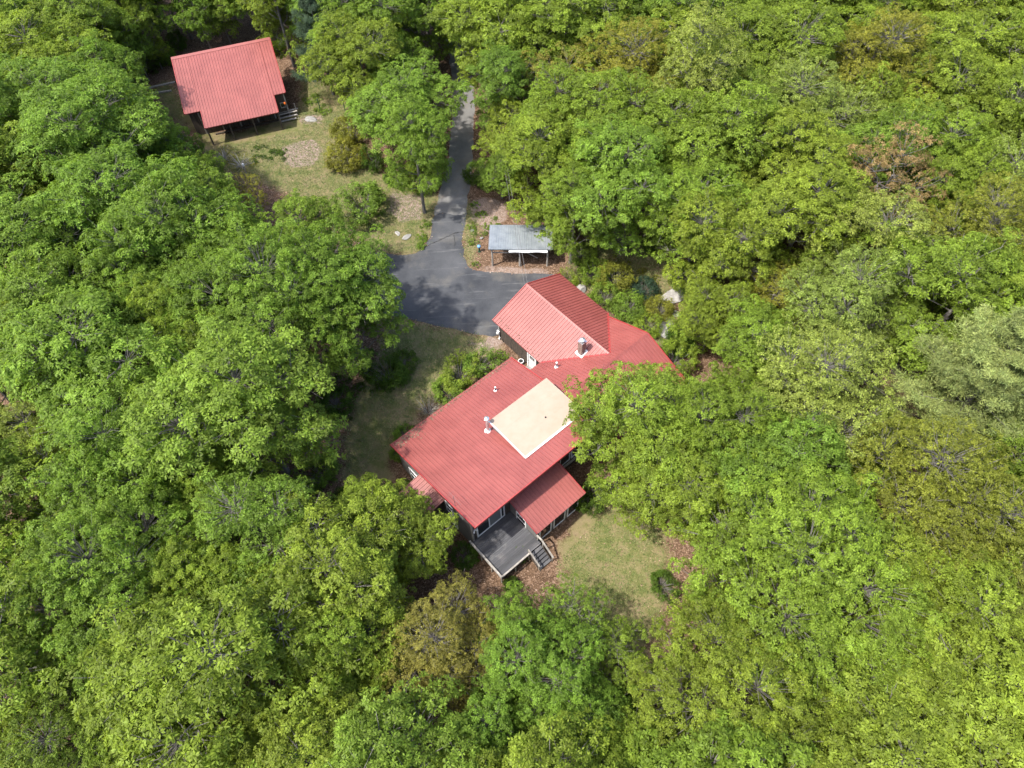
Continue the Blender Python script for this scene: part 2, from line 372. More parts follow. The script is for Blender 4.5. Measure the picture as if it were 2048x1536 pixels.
# a debris-filled crack across the dark asphalt
cr = []
rng = np.random.default_rng(8)
crack_px = [(846,498),(862,488),(880,480),(893,474),(905,468),(915,465),(926,464)]
mb = MB(); pts = [ung(*p) for p in crack_px]
def ribbon(pts, w, z, seed):
    r = np.random.default_rng(seed); P = []
    for a, b in zip(pts[:-1], pts[1:]):
        for t in np.linspace(0, 1, 9)[:-1]: P.append(a + (b - a) * t + np.array([*r.normal(0, 0.045, 2), 0]))
    for a, b in zip(P[:-1], P[1:]):
        d = b - a; nrm = np.array([-d[1], d[0], 0]); nrm /= np.linalg.norm(nrm) + 1e-9
        wa = w * r.uniform(0.5, 1.3)
        q = [a - nrm * wa, b - nrm * wa, b + nrm * wa, a + nrm * wa]
        mb.quad(*[(x[0], x[1], float(gz(x[0], x[1])) + z) for x in q])
ribbon(pts, 0.045, 0.0165, 1); ribbon([ung(*p) for p in ((907,469),(909,478),(910,488),(909,497))], 0.03, 0.0165, 2)
c = mb.build('pavement_crack', G['black_metal']); tag(c, 'dark forked crack running across the sealed asphalt', 'crack', kind='structure')

# ---------------------------------------------------------------- metal roofing: each panel is a piece with its own ribs
def roof_panels(parent, P0, across, down, W, s1, s0=None, mname='red_metal', pw=0.915, rib=0.305, h=0.05, first=0.0):
    """panels side by side from P0 along `across`; each runs from s0(t) to s1(t) down the slope"""
    P0 = np.array(P0, float); a = np.array(across, float); a /= np.linalg.norm(a); d = np.array(down, float); d /= np.linalg.norm(d)
    nr = np.cross(a, d); nr = nr if nr[2] > 0 else -nr
    s0 = s0 or (lambda t: 0.0)
    rs_ = random.Random(int(W * 1000)); t0 = first
    while t0 < W - 0.02:
        t1 = min(t0 + pw, W); prof = []; t = t0
        while t < t1 - 0.01:
            for dt, hh in ((0.0, 0.0), (0.010, h), (0.045, h), (0.055, 0.0), (0.165, 0.0), (0.172, 0.008), (0.188, 0.008), (0.195, 0.0)):
                if t + dt < t1: prof.append((t + dt, hh))
            t += rib
        prof.append((t1, 0.0))
        dz = rs_.uniform(0, 0.006)
        mb = MB()
        for tt, hh in prof:
            e0, e1 = s0(tt), max(s1(tt), s0(tt) + 0.01)
            for s in (e0, e1): mb.v.append(tuple(P0 + a * tt + d * s + nr * (hh + 0.012 + dz)))
        n = len(prof)
        for i in range(n - 1): mb.f.append((2 * i, 2 * i + 1, 2 * i + 3, 2 * i + 2))
        k = len(mb.v)                      # turned-down lip at the eave
        for i, (tt, hh) in enumerate(prof):
            v = np.array(mb.v[2 * i + 1]); mb.v.append(tuple(v - np.array([0, 0, 0.035 + hh])))
        for i in range(n - 1): mb.f.append((2 * i + 1, k + i, k + i + 1, 2 * i + 3))
        mb.build('roof_panel', G[mname], parent)
        t0 = t1
def slab(name, poly, zf, th, mname, parent):
    return MB().prism(poly, lambda x, y: zf(x, y) - th, zf).build(name, G[mname], parent)

# ================================================================ the house
HU, HN = 16.0, -22.0
hp = U2 * HU + N2 * HN
house = empty('house', (hp[0], hp[1], 0), YA)
tag(house, 'dark-sided house with red ribbed metal roofs, attached garage and a tan flat dormer', 'house')
def L(u, n, z): return (u - HU, -(n - HN), z)
def L2(u, n): return (u - HU, -(n - HN))
SM = (5.4 - 2.7) / 10.56
def zmain(u, n): return 2.7 + SM * (n + 27.6)
zl = lambda f: (lambda x, y: f(x + HU, HN - y))          # a height function of (u,n) as one of local (x,y)
# -- walls
MB().prism([L2(10.32, -27.2), L2(22.0, -27.2), L2(22.0, -18.02), L2(10.32, -18.02)][::-1], -1.6, zl(lambda u, n: zmain(u, n) - 0.13)).build('wall', G['dark_siding'], house)
MB().prism([L2(22.0, -25.4), L2(31.2, -25.4), L2(31.2, -16.7), L2(22.0, -16.7)][::-1], -0.8, 2.3).build('wall', G['dark_siding'], house)
MB().prism([L2(24.22, -31.5), L2(31.65, -31.5), L2(31.65, -25.41), L2(24.22, -25.41)][::-1], -0.3, 2.33).build('wall', G['dark_siding'], house)
# gable triangles of garage and link
mb = MB()
gt = [L(24.22, -31.5, 2.33), L(31.65, -31.5, 2.33), L(27.94, -31.5, 3.93), L(24.22, -31.35, 2.33), L(31.65, -31.35, 2.33), L(27.94, -31.35, 3.93)]
mb.v += gt; mb.f += [(0, 1, 2), (5, 4, 3), (0, 3, 4, 1), (1, 4, 5, 2), (2, 5, 3, 0)]
mb.build('gable_wall', G['dark_siding'], house)
mb = MB()
gt = [L(31.2, -25.4, 2.3), L(31.2, -16.7, 2.3), L(31.2, -21.05, 4.2), L(31.05, -25.4, 2.3), L(31.05, -16.7, 2.3), L(31.05, -21.05, 4.2)]
mb.v += gt; mb.f += [(2, 1, 0), (3, 4, 5), (1, 4, 3, 0), (2, 5, 4, 1), (0, 3, 5, 2)]
mb.build('gable_wall', G['dark_siding'], house)
# sunroom walls
MB().prism([L2(13.88, -18.0), L2(18.2, -18.0), L2(18.2, -15.05), L2(13.88, -15.05)][::-1], -1.4, zl(lambda u, n: 3.2 - 0.22 * (n + 17.95) - 0.12)).build('wall', G['grey_siding'], house)
# grey cladding on the left flank
MB().prism([L2(10.27, -27.15), L2(10.318, -27.15), L2(10.318, -18.02), L2(10.27, -18.02)][::-1], -1.6, zl(lambda u, n: zmain(u, n) - 0.2)).build('wall_cladding', G['grey_siding'], house)
MB().box(*L(10.24, -18.06, -1.2), *L(10.36, -17.94, 4.9)).build('corner_board', G['weathered_wood'], house)
# lean-to on the left flank
MB().prism([L2(7.7, -23.8), L2(10.27, -23.8), L2(10.27, -21.4), L2(7.7, -21.4)][::-1], -1.6, zl(lambda u, n: 2.05 + 0.24 * (u - 7.4) - 0.14)).build('wall', G['dark_siding'], house)
# -- main roof
r = slab('roof', [L2(10.0, -27.6), L2(22.34, -27.6), L2(22.34, -17.04), L2(10.0, -17.04)][::-1], zl(zmain), 0.12, 'red_trim', house)
r['label'] = 'broad low-pitched red metal main roof'
roof_panels(r, L(9.98, -17.03, zmain(0, -17.03)), (1, 0, 0), (0, 1, -SM), 12.38, lambda t: 10.6 * math.sqrt(1 + SM * SM))
MB().beam(L(10.0, -27.6, zmain(0, -27.6) + 0.0), L(10.0, -17.04, zmain(0, -17.04) + 0.0), 0.08, 0.2).build('rake_trim', G['red_trim'], r)
MB().beam(L(22.36, -27.6, zmain(0, -27.6) + 0.0), L(22.36, -17.04, zmain(0, -17.04) + 0.0), 0.08, 0.2).build('rake_trim', G['red_trim'], r)
MB().beam(L(9.96, -17.0, 5.36), L(22.4, -17.0, 5.36), 0.08, 0.24).build('fascia', G['red_trim'], r)
# -- link roof
SL = 0.42
zl1 = lambda u, n: 4.37 + SL * (n + 21.05)
zl2 = lambda u, n: 4.37 - SL * (n + 21.05)
cs = math.sqrt(1 + SL * SL)
rl = MB().prism([L2(22.42, -25.75), L2(23.95, -25.75), L2(27.94, -21.76), L2(31.5, -25.32), L2(31.5, -21.05), L2(22.42, -21.05)][::-1], zl(lambda u, n: zl1(u, n) - 0.1), zl(zl1)).build('roof', G['red_trim'], house)
rl['label'] = 'red metal link roof between main house and garage'
def s1link(t):
    u = 22.4 + t
    if u < 23.95: h = 4.72
    elif u < 27.94: h = 4.72 - (u - 23.95)
    else: h = 4.72 - (31.93 - u)
    return max(h, 0.05) * cs
roof_panels(rl, L(22.4, -21.05, 4.37), (1, 0, 0), (0, 1, -SL), 9.12, s1link)
slab('roof_underlay', [L2(22.42, -21.04), L2(31.5, -21.04), L2(31.5, -16.35), L2(22.42, -16.35)][::-1], zl(zl2), 0.1, 'red_trim', rl)
roof_panels(rl, L(22.4, -21.04, 4.37), (1, 0, 0), (0, -1, -SL), 9.12, lambda t: 4.7 * cs)
mb = MB(); q = [L(22.42, -21.2, 4.345), L(31.55, -21.2, 4.345), L(31.55, -21.05, 4.43), L(22.42, -21.05, 4.43), L(31.55, -20.9, 4.345), L(22.42, -20.9, 4.345)]
mb.v += q; mb.f += [(0, 1, 2, 3), (3, 2, 4, 5)]; mb.build('ridge_cap', G['red_metal'], rl)
MB().beam(L(31.53, -25.3, zl1(0, -25.3)), L(31.53, -21.05, 4.37), 0.07, 0.18).build('rake_trim', G['red_trim'], rl)
MB().beam(L(31.53, -21.05, 4.37), L(31.53, -16.35, zl2(0, -16.35)), 0.07, 0.18).build('rake_trim', G['red_trim'], rl)
# -- garage roof
zg1 = lambda u, n: 4.07 + SL * (u - 27.94)
zg2 = lambda u, n: 4.07 - SL * (u - 27.94)
rg = MB().prism([L2(23.95, -31.85), L2(27.94, -31.85), L2(27.94, -21.8), L2(23.95, -25.75)][::-1], zl(lambda u, n: zg1(u, n) - 0.1), zl(zg1)).build('roof', G['red_trim'], house)
rg['label'] = 'red metal garage roof meeting the link roof in a valley'
MB().prism([L2(27.95, -31.85), L2(31.93, -31.85), L2(31.93, -25.75), L2(27.95, -21.8)][::-1], zl(lambda u, n: zg2(u, n) - 0.1), zl(zg2)).build('roof_underlay', G['red_trim'], rg)
def s1g(t): return max(3.99 - max(0.0, t - 6.1), 0.03) * cs
roof_panels(rg, L(27.94, -31.86, 4.07), (0, -1, 0), (-1, 0, -SL), 10.05, s1g)
roof_panels(rg, L(27.94, -31.86, 4.07), (0, -1, 0), (1, 0, -SL), 10.05, s1g)
mb = MB(); q = [L(27.79, -31.9, 4.05), L(27.79, -21.95, 4.05), L(27.94, -21.8, 4.135), L(27.94, -31.9, 4.135), L(28.09, -21.95, 4.05), L(28.09, -31.9, 4.05)]
mb.v += q; mb.f += [(0, 1, 2, 3), (3, 2, 4, 5)]; mb.build('ridge_cap', G['red_metal'], rg)
MB().beam(L(23.93, -31.87, 2.38), L(27.94, -31.87, 4.07), 0.06, 0.18).build('rake_trim', G['red_trim'], rg)
MB().beam(L(31.95, -31.87, 2.38), L(27.94, -31.87, 4.07), 0.06, 0.18).build('rake_trim', G['red_trim'], rg)
mb = MB()
for sgn in (-1, 1):
    u0 = 27.94 + sgn * 3.95; mb.beam(L(u0, -25.74, 2.45), L(27.94 + sgn * 0.06, -21.84, 4.08), 0.16, 0.03)
mb.build('valley_flashing', G['red_trim'], rg)
# -- sunroom and lean-to roofs
ZS = lambda u, n: 3.2 - 0.22 * (n + 17.95)
rs = slab('roof', [L2(13.65, -17.95), L2(18.46, -17.95), L2(18.46, -14.74), L2(13.65, -14.74)][::-1], zl(ZS), 0.1, 'red_trim', house)
rs['label'] = 'small red metal sunroom roof under the high eave'
roof_panels(rs, L(13.63, -17.96, 3.2), (1, 0, 0), (0, -1, -0.22), 4.85, lambda t: 3.24 * math.sqrt(1 + 0.22 ** 2))
for uu in (13.64, 18.47): MB().beam(L(uu, -17.95, 3.2), L(uu, -14.74, ZS(0, -14.74)), 0.05, 0.16).build('rake_trim', G['red_trim'], rs)
ZE = lambda u, n: 2.05 + 0.24 * (u - 7.4)
re_ = slab('roof', [L2(7.4, -24.05), L2(10.26, -24.05), L2(10.26, -21.15), L2(7.4, -21.15)][::-1], zl(ZE), 0.1, 'red_trim', house)
re_['label'] = 'red metal lean-to roof on the grey flank'
roof_panels(re_, L(10.25, -24.07, ZE(10.25, 0)), (0, -1, 0), (-1, 0, -0.24), 2.94, lambda t: 2.9 * math.sqrt(1 + 0.24 ** 2))
# -- dormer
dm = MB().prism([L2(16.4, -22.75), L2(21.95, -22.75), L2(21.95, -19.1), L2(16.4, -19.1)][::-1], zl(lambda u, n: zmain(u, n) - 0.05), 4.93).build('dormer', G['grey_siding'], house)
dm['label'] = 'flat-roofed dormer with grey shingled sides'
MB().box(*L(16.27, -23.0, 4.935), *L(22.08, -18.95, 5.05)).build('dormer_roof', G['tan_membrane'], dm)
MB().box(*L(16.22, -18.945, 4.90), *L(22.13, -18.80, 5.06)).build('drip_edge', G['white_trim'], dm)
MB().box(*L(16.20, -23.0, 4.92), *L(16.265, -18.95, 5.055)).build('drip_edge', G['white_trim'], dm)
for nn in (-21.7, -20.3): MB().box(*L(16.28, nn - 0.04, 5.05), *L(22.07, nn + 0.04, 5.056)).build('membrane_seam', G['tan_membrane'], dm)
MB().tube([L(19.6, -20.4, 5.05), L(19.6, -20.4, 5.16)], [0.07, 0.05], 8).build('roof_drain', G['black_metal'], dm)
# -- chimneys and vents
ch = MB().box(*L(26.40, -23.92, 3.1), *L(26.86, -23.46, 5.0)).build('chimney', G['mortar'], house)
ch['label'] = 'square brick chimney with a metal cap'
bmesh_cache = {}
def brick_mesh(a, b, c):
    k = (a, b, c)
    if k not in bmesh_cache:
        m = MB().box(-a / 2, -b / 2, -c / 2, a / 2, b / 2, c / 2); me = bpy.data.meshes.new('brick'); me.from_pydata(m.v, [], m.f); me.materials.append(G['brick']); bmesh_cache[k] = me
    return bmesh_cache[k]
for i in range(19):                        # courses of the two faces in view and their returns
    z = 3.36 + i * 0.084
    for j in range(2):
        o = (i % 2) * 0.06
        for (uu, nn, a, b) in ((26.52 + j * 0.23 - o * 0.4, -23.452, 0.2, 0.03), (26.52 + j * 0.23 - o * 0.4, -23.928, 0.2, 0.03), (26.392, -23.80 + j * 0.23 - o * 0.4, 0.03, 0.2), (26.868, -23.80 + j * 0.23 - o * 0.4, 0.03, 0.2)):
            bo = bpy.data.objects.new('brick', brick_mesh(a, b, 0.068)); col.objects.link(bo); bo.parent = ch; bo.location = L(uu, nn, z)
MB().box(*L(26.36, -23.96, 5.0), *L(26.90, -23.42, 5.06)).build('cap_plate', G['bright_metal'], ch)
MB().box(*L(26.50, -23.82, 5.06), *L(26.76, -23.56, 5.22)).build('cap_collar', G['bright_metal'], ch)
MB().tube([L(26.63, -23.69, 5.22), L(26.63, -23.69, 5.27), L(26.63, -23.69, 5.40)], [0.26, 0.24, 0.03], 12).build('cap_cone', G['bright_metal'], ch)
zc = lambda u: 4.07 + SL * (u - 27.94) + 0.055
mb = MB(); mb.hexa([L(26.26, -24.06, zc(26.26)), L(27.0, -24.06, zc(27.0)), L(27.0, -23.30, zc(27.0)), L(26.26, -23.30, zc(26.26)), L(26.26, -24.06, zc(26.26) + .03), L(27.0, -24.06, zc(27.0) + .03), L(27.0, -23.30, zc(27.0) + .03), L(26.26, -23.30, zc(26.26) + .03)])
mb.build('chimney_flashing', G['white_trim'], ch)
def vent(name, u, n, z, r, h, mname, cap=True):
    p = MB().tube([L(u, n, z - 0.1), L(u, n, z + h)], [r, r], 10).build(name, G[mname], house)
    MB().tube([L(u, n, z - 0.02), L(u, n, z + 0.07), L(u, n, z + 0.12)], [r * 2.4, r * 2.1, r * 1.02], 10).build('flashing', G['white_trim'], p)
    if cap: MB().tube([L(u, n, z + h + 0.02), L(u, n, z + h + 0.10), L(u, n, z + h + 0.18)], [r * 1.65, r * 1.65, r * 0.4], 12).build('rain_cap', G['bright_metal'], p)
    else: MB().tube([L(u, n, z + h), L(u, n, z + h + 0.05)], [r * 1.15, r * 1.15], 10).build('collar', G['white_plastic'], p)
    return p
v = vent('stove_pipe', 16.02, -22.95, zmain(0, -22.95), 0.12, 1.75, 'bright_metal'); v['label'] = 'tall shiny metal stove pipe beside the dormer'
vent('vent_pipe', 19.09, -25.72, zmain(0, -25.72), 0.065, 0.45, 'black_metal', False)
vent('vent_pipe', 24.34, -24.2, zl1(0, -24.2), 0.075, 0.62, 'galvanised', False)
# -- windows: frames of bars standing proud of the wall, panes set back
def window(axis, wall, a0, a1, z0, z1, cols_=1, rows=1, out=1, fr=0.075, pane='glass', name='window', parent=None, splits=None):
    """axis 'u': wall at u=wall spanning n a0..a1 ; axis 'n': wall at n=wall spanning u"""
    def B(m, p0, p1, q0, q1, d0, d1):
        lo, hi = wall + out * d0, wall + out * d1
        if axis == 'u': m.box(*L(lo, p0, q0), *L(hi, p1, q1))
        else: m.box(*L(p0, lo, q0), *L(p1, hi, q1))
        return m
    m = MB()
    B(m, a0, a1, z0, z0 + fr, 0.0, 0.06); B(m, a0, a1, z1 - fr, z1, 0.0, 0.06)
    B(m, a0, a0 + fr, z0 + fr, z1 - fr, 0.0, 0.06); B(m, a1 - fr, a1, z0 + fr, z1 - fr, 0.0, 0.06)
    cuts = splits or [a0 + (a1 - a0) * i / cols_ for i in range(1, cols_)]
    for c_ in cuts: B(m, c_ - fr * 0.45, c_ + fr * 0.45, z0 + fr, z1 - fr, 0.0, 0.055)
    for i in range(1, rows):
        zz = z0 + (z1 - z0) * i / rows; B(m, a0 + fr, a1 - fr, zz - fr * 0.4, zz + fr * 0.4, 0.0, 0.05)
    o = m.build(name, G['white_trim'], parent or house)
    ed = [a0 + fr] + [c_ for c_ in cuts] + [a1 - fr]
    for i in range(len(ed) - 1):
        p0 = ed[i] + (fr * 0.45 if i else 0); p1 = ed[i + 1] - (fr * 0.45 if i < len(ed) - 2 else 0)
        for j in range(rows):
            q0 = z0 + (z1 - z0) * j / rows + (fr if j == 0 else fr * 0.4); q1 = z0 + (z1 - z0) * (j + 1) / rows - (fr if j == rows - 1 else fr * 0.4)
            pm = pane[i] if isinstance(pane, (list, tuple)) else pane
            B(MB(), p0, p1, q0, q1, 0.004, 0.022).build('pane', G[pm], o)
    return o
window('n', -18.02, 10.66, 13.34, 0.74, 2.85, out=1, splits=[11.85, 12.98], pane=['glass', 'screen', 'glass'], fr=0.11, name='sliding_door')['label'] = 'wide white-framed sliding glass door onto the deck'
window('u', 13.88, -17.28, -16.15, 0.30, 1.92, rows=2, out=-1, fr=0.10)
for a, b in ((14.16, 15.34), (15.58, 16.76), (16.98, 18.12)): window('n', -15.05, a, b, -0.12, 1.75, out=1, fr=0.08)
window('n', -18.02, 18.95, 20.0, 1.25, 2.8, out=1, fr=0.07); window('n', -18.02, 20.15, 21.2, 1.25, 2.8, out=1, fr=0.07)
MB().box(*L(18.25, -17.96, 0.92), *L(21.4, -17.80, 1.02)).build('window_shelf', G['weathered_wood'], house)
window('u', 10.27, -25.95, -24.65, -0.68, 1.05, rows=2, out=-1, fr=0.10)
window('u', 10.27, -21.06, -20.15, 1.25, 2.85, rows=2, out=-1, fr=0.10)
window('u', 10.27, -20.85, -19.95, -0.62, 0.7, rows=2, out=-1, fr=0.10)
# garage side door with a six-light window
d = MB().box(*L(24.15, -27.40, 0.02), *L(24.215, -26.55, 2.02)).build('door', G['white_trim'], house); d['label'] = 'white garage side door with six small panes'
for i in range(3):
    for j in range(2): MB().box(*L(24.135, -27.26 + i * 0.2, 1.38 + j * 0.2), *L(24.149, -27.10 + i * 0.2, 1.54 + j * 0.2)).build('pane', G['glass'], d)
m = MB().box(*L(24.10, -27.56, 0.0), *L(24.22, -27.42, 2.12)).box(*L(24.10, -26.53, 0.0), *L(24.22, -26.42, 2.12)).box(*L(24.10, -27.42, 2.03), *L(24.22, -26.53, 2.12)); m.build('door_frame', G['white_trim'], d)
MB().tube([L(24.15, -27.33, 1.0), L(24.08, -27.33, 1.0)], [0.03, 0.035], 8).build('handle', G['bright_metal'], d)
# electric meter and conduit on the garage corner
cdt = MB().tube([L(24.13, -31.3, 0.0), L(24.13, -31.3, 2.3)], [0.035, 0.035], 8).build('conduit', G['white_plastic'], house)
MB().box(*L(24.0, -31.46, 0.85), *L(24.12, -31.2, 1.3)).build('meter_box', G['white_plastic'], cdt)
MB().tube([L(23.99, -31.33, 1.08), L(23.88, -31.33, 1.08)], [0.11, 0.1], 12).build('meter_dial', G['white_plastic'], cdt)
MB().tube([L(23.98, -31.05, 0.75), L(23.8, -30.95, 0.68)], [0.07, 0.06], 8).build('meter_dish', G['white_plastic'], cdt)
# wall lamp by the slider, antenna over the left flank
lamp = MB().box(*L(10.45, -18.02, 2.3), *L(10.55, -17.95, 2.42)).build('wall_lamp', G['white_plastic'], house)
for s in (-1, 1): MB().tube([L(10.5 + s * 0.04, -17.96, 2.38), L(10.5 + s * 0.18, -17.84, 2.33)], [0.04, 0.065], 8).build('lamp_head', G['white_plastic'], lamp)
an = MB().tube([L(10.12, -19.4, 3.6), L(10.12, -19.4, 6.4)], [0.022, 0.018], 6).build('antenna', G['wire'], house)
MB().tube([L(10.12, -19.9, 6.3), L(10.12, -18.6, 6.3)], [0.009, 0.009], 5).build('antenna_boom', G['wire'], an)
for k_ in range(3): MB().tube([L(9.85 + 0.03 * k_, -19.7 + k_ * 0.35, 6.31), L(10.4 - 0.03 * k_, -19.7 + k_ * 0.35, 6.31)], [0.006, 0.006], 4).build('antenna_rod', G['wire'], an)
MB().beam(L(10.14, -19.4, 3.9), L(10.26, -19.4, 3.9), 0.05, 0.05).build('antenna_bracket', G['galvanised'], an)
# moss and leaf debris lying along the low eave
def scatter_bits(name, u0, u1, nfun, cnt, parent, zf, seed, mname='dead_leaf', size=0.09):
    r = np.random.default_rng(seed); V = []; 
    for i in range(cnt):
        u = r.uniform(u0, u1); n = nfun(r); z = zf(u, n) + 0.03 + r.uniform(0, 0.02); a = r.uniform(0, 6.28); s = size * r.uniform(0.4, 1.2)
        for k_ in range(4):
            t = a + k_ * 1.5708; V.append(L(u + s * math.cos(t), n + s * (0.5 if k_ % 2 else 1) * math.sin(t), z + r.uniform(-.004, .012)))
    V = np.array(V); Fq = np.arange(len(V)).reshape(-1, 4)
    var = np.repeat(np.column_stack([r.uniform(0, 0.5, cnt), r.uniform(0, 1, (cnt, 2)), np.ones(cnt)]), 4, 0)
    me = np_mesh(name, V, Fq, {'var': var}); me.materials.append(G[mname]); o = bpy.data.objects.new(name, me); col.objects.link(o); o.parent = parent; o['kind'] = 'stuff'
scatter_bits('eave_debris', 10.3, 22.0, lambda r: -27.5 + abs(r.normal(0, 0.13)), 220, house, zmain, 3)
scatter_bits('eave_debris', 10.2, 12.6, lambda r: -27.3 + abs(r.normal(0, 0.35)), 90, house, zmain, 4)
mb = None
_r = np.random.default_rng(6)
scatter_bits('eave_debris', 24.05, 24.5, lambda r: r.uniform(-31.5, -26.0), 60, house, lambda u, n: zg1(u, n) + 0.01, 5, size=0.06)

# ================================================================ deck
deck = empty('deck', (hp[0], hp[1], 0), YA)
tag(deck, 'dark grey plank deck with steps and low rails beside the sliding door', 'deck')
DZ = 0.72
MB().box(*L(10.1, -17.98, -0.05), *L(13.84, -14.55, DZ - 0.045)).build('deck_frame', G['dark_siding'], deck)
npl = 25
for i in range(npl):
    n0 = -17.97 + i * 0.1385
    r2 = random.Random(i); MB().box(*L(10.02 + r2.uniform(-.01, .01), n0, DZ - 0.04), *L(13.84 + r2.uniform(-.012, .012) , n0 + 0.118, DZ + r2.uniform(-0.003, 0.004))).build('plank', G['deck_board'], deck)
def rail(p, q, name='rail', w_=0.14): return MB().beam(p, q, w_, 0.05).build(name, G['weathered_wood'], deck)
rail(L(10.0, -18.1, DZ + 0.22), L(10.0, -14.43, DZ + 0.22)); rail(L(10.07, -14.46, DZ + 0.22), L(12.66, -14.46, DZ + 0.22), w_=0.12)
for (uu, nn) in ((10.0, -18.0), (10.0, -16.8), (10.0, -15.6), (10.0, -14.5), (11.3, -14.46), (12.6, -14.46)):
    MB().box(*L(uu - 0.045, nn - 0.045, float(gz(*(U2 * uu + N2 * nn))) - 0.1), *L(uu + 0.045, nn + 0.045, DZ + 0.19)).build('rail_post', G['weathered_wood'], deck)
MB().box(*L(9.96, -18.0, DZ - 0.12), *L(9.995, -14.5, DZ + 0.02)).build('rim_board', G['weathered_wood'], deck)
MB().box(*L(9.99, -14.49, DZ - 0.12), *L(12.65, -14.455, DZ + 0.02)).build('rim_board', G['weathered_wood'], deck)
for i in range(5):
    n0 = -14.5 + i * 0.235; zz = DZ - 0.18 * (i + 1)
    MB().box(*L(12.72, n0, zz - 0.04), *L(13.78, n0 + 0.25, zz)).build('stair_tread', G['deck_board'], deck)
for uu in (12.68, 13.82):
    MB().beam(L(uu, -14.45, DZ - 0.2), L(uu, -13.3, -0.42), 0.05, 0.24).build('stringer', G['dark_siding'], deck)
rail(L(12.68, -14.62, DZ + 0.62), L(12.68, -13.38, -0.05 + 0.42), 'stair_rail', 0.11); rail(L(13.86, -14.98, DZ + 0.72), L(13.86, -14.45, DZ + 0.72), 'stair_rail', 0.13); rail(L(13.86, -14.45, DZ + 0.72), L(13.86, -13.2, 0.45), 'stair_rail', 0.13)
for uu, nn, zt in ((12.68, -14.55, DZ + 0.58), (12.68, -13.42, 0.36), (13.86, -14.9, DZ + 0.68), (13.86, -14.3, DZ + 0.62), (13.86, -13.28, 0.46)):
    MB().box(*L(uu - 0.04, nn - 0.04, -0.5), *L(uu + 0.04, nn + 0.04, zt)).build('rail_post', G['weathered_wood'], deck)

# ================================================================ barn
YB = rad(16.69)
UB = np.array([math.cos(YB), math.sin(YB)]); NB = np.array([math.sin(YB), -math.cos(YB)])
b0 = UB * -7.3 + NB * -80.0
barn = empty('barn', (b0[0], b0[1], 0), YB); tag(barn, 'weathered black-board barn under a large pink-red ribbed metal roof', 'barn')
def LB(u, n, z): return (u + 7.3, -(n + 80.0), z)
def LB2(u, n): return (u + 7.3, -(n + 80.0))
SB = (5.3 - 2.4) / (84.1 - 74.4)
zb = lambda x, y: 5.3 - SB * ((-80.0 - y) + 84.1)
MB().prism([LB2(-12.5, -84.0), LB2(-2.1, -84.0), LB2(-2.1, -76.95), LB2(-12.5, -76.95)][::-1], -0.2, lambda x, y: zb(x, y) - 0.15).build('wall', G['barn_board'], barn)
brf = MB().prism([LB2(-12.82, -84.1), LB2(-1.85, -84.1), LB2(-1.85, -76.65), LB2(-3.15, -76.65), LB2(-3.15, -74.4), LB2(-11.12, -74.4), LB2(-11.12, -76.65), LB2(-12.82, -76.65)][::-1], lambda x, y: zb(x, y) - 0.1, zb).build('roof', G['red_trim'], barn)
csb = math.sqrt(1 + SB * SB)
def s1b(t):
    u = -12.82 + t
    return (9.7 if -11.12 < u < -3.15 else 7.45) * csb
for (a, b, ln) in ((-12.82, -11.12, 7.45), (-11.12, -3.15, 9.7), (-3.15, -1.85, 7.45)):
    roof_panels(brf, LB(a, -84.1, 5.3), (1, 0, 0), (0, -1, -SB), b - a, (lambda ln: (lambda t: (ln + 0.02) * csb))(ln))
mb = MB(); q = [LB(-12.86, -84.28, 5.30), LB(-1.81, -84.28, 5.30), LB(-1.81, -84.1, 5.39), LB(-12.86, -84.1, 5.39), LB(-1.81, -83.78, 5.265), LB(-12.86, -83.78, 5.265)]
mb.v += q; mb.f += [(0, 1, 2, 3), (3, 2, 4, 5)]; mb.build('ridge_cap', G['red_metal'], brf)
for uu in (-12.84, -1.83): MB().beam(LB(uu, -84.1, 5.28), LB(uu, -76.65, 5.28 - SB * 7.45), 0.07, 0.16).build('rake_trim', G['red_trim'], brf)
for uu in (-11.14, -3.13): MB().beam(LB(uu, -76.62, 5.28 - SB * 7.48), LB(uu, -74.4, 2.38), 0.05, 0.14).build('rake_trim', G['red_trim'], brf)
for uu in (-11.0, -8.6, -6.1, -3.3): MB().box(*LB(uu - 0.08, -74.72, -0.1), *LB(uu + 0.08, -74.56, 2.36)).build('porch_post', G['barn_board'], barn)
MB().beam(LB(-11.1, -74.62, 2.25), LB(-3.2, -74.62, 2.25), 0.12, 0.16).build('porch_beam', G['barn_board'], barn)
for i in range(5):                                # dark open doorway boards and lighter battens on the front
    u0 = -11.6 + i * 1.95; MB().box(*LB(u0, -76.94, 0.0), *LB(u0 + 0.14, -76.88, 2.7)).build('batten', G['weathered_wood'], barn)
for i in range(9):
    u0 = -3.0 + i * 0.105; MB().box(*LB(u0, -76.945, 0.0), *LB(u0 + 0.085, -76.9, 2.85)).build('board', G['barn_board'], barn)
MB().box(*LB(-2.2, -76.99, 0.0), *LB(-2.06, -76.86, 2.95)).build('corner_board', G['weathered_wood'], barn)
window('u', 0, 0, 0, 0, 0) if False else None
fr = MB().box(*LB(-2.75, -76.9, 1.15), *LB(-2.35, -76.84, 1.25)).box(*LB(-2.75, -76.9, 1.75), *LB(-2.35, -76.84, 1.83)).box(*LB(-2.82, -76.9, 1.15), *LB(-2.75, -76.84, 1.83)).box(*LB(-2.35, -76.9, 1.15), *LB(-2.28, -76.84, 1.83)).build('window', G['weathered_wood'], barn)
MB().box(*LB(-2.75, -76.893, 1.25), *LB(-2.35, -76.875, 1.75)).build('pane', G['glass'], fr)
MB().beam(LB(-10.6, -76.4, 0.08), LB(-3.4, -76.4, 0.08), 0.16, 0.12).build('sill_timber', G['barn_board'], barn)

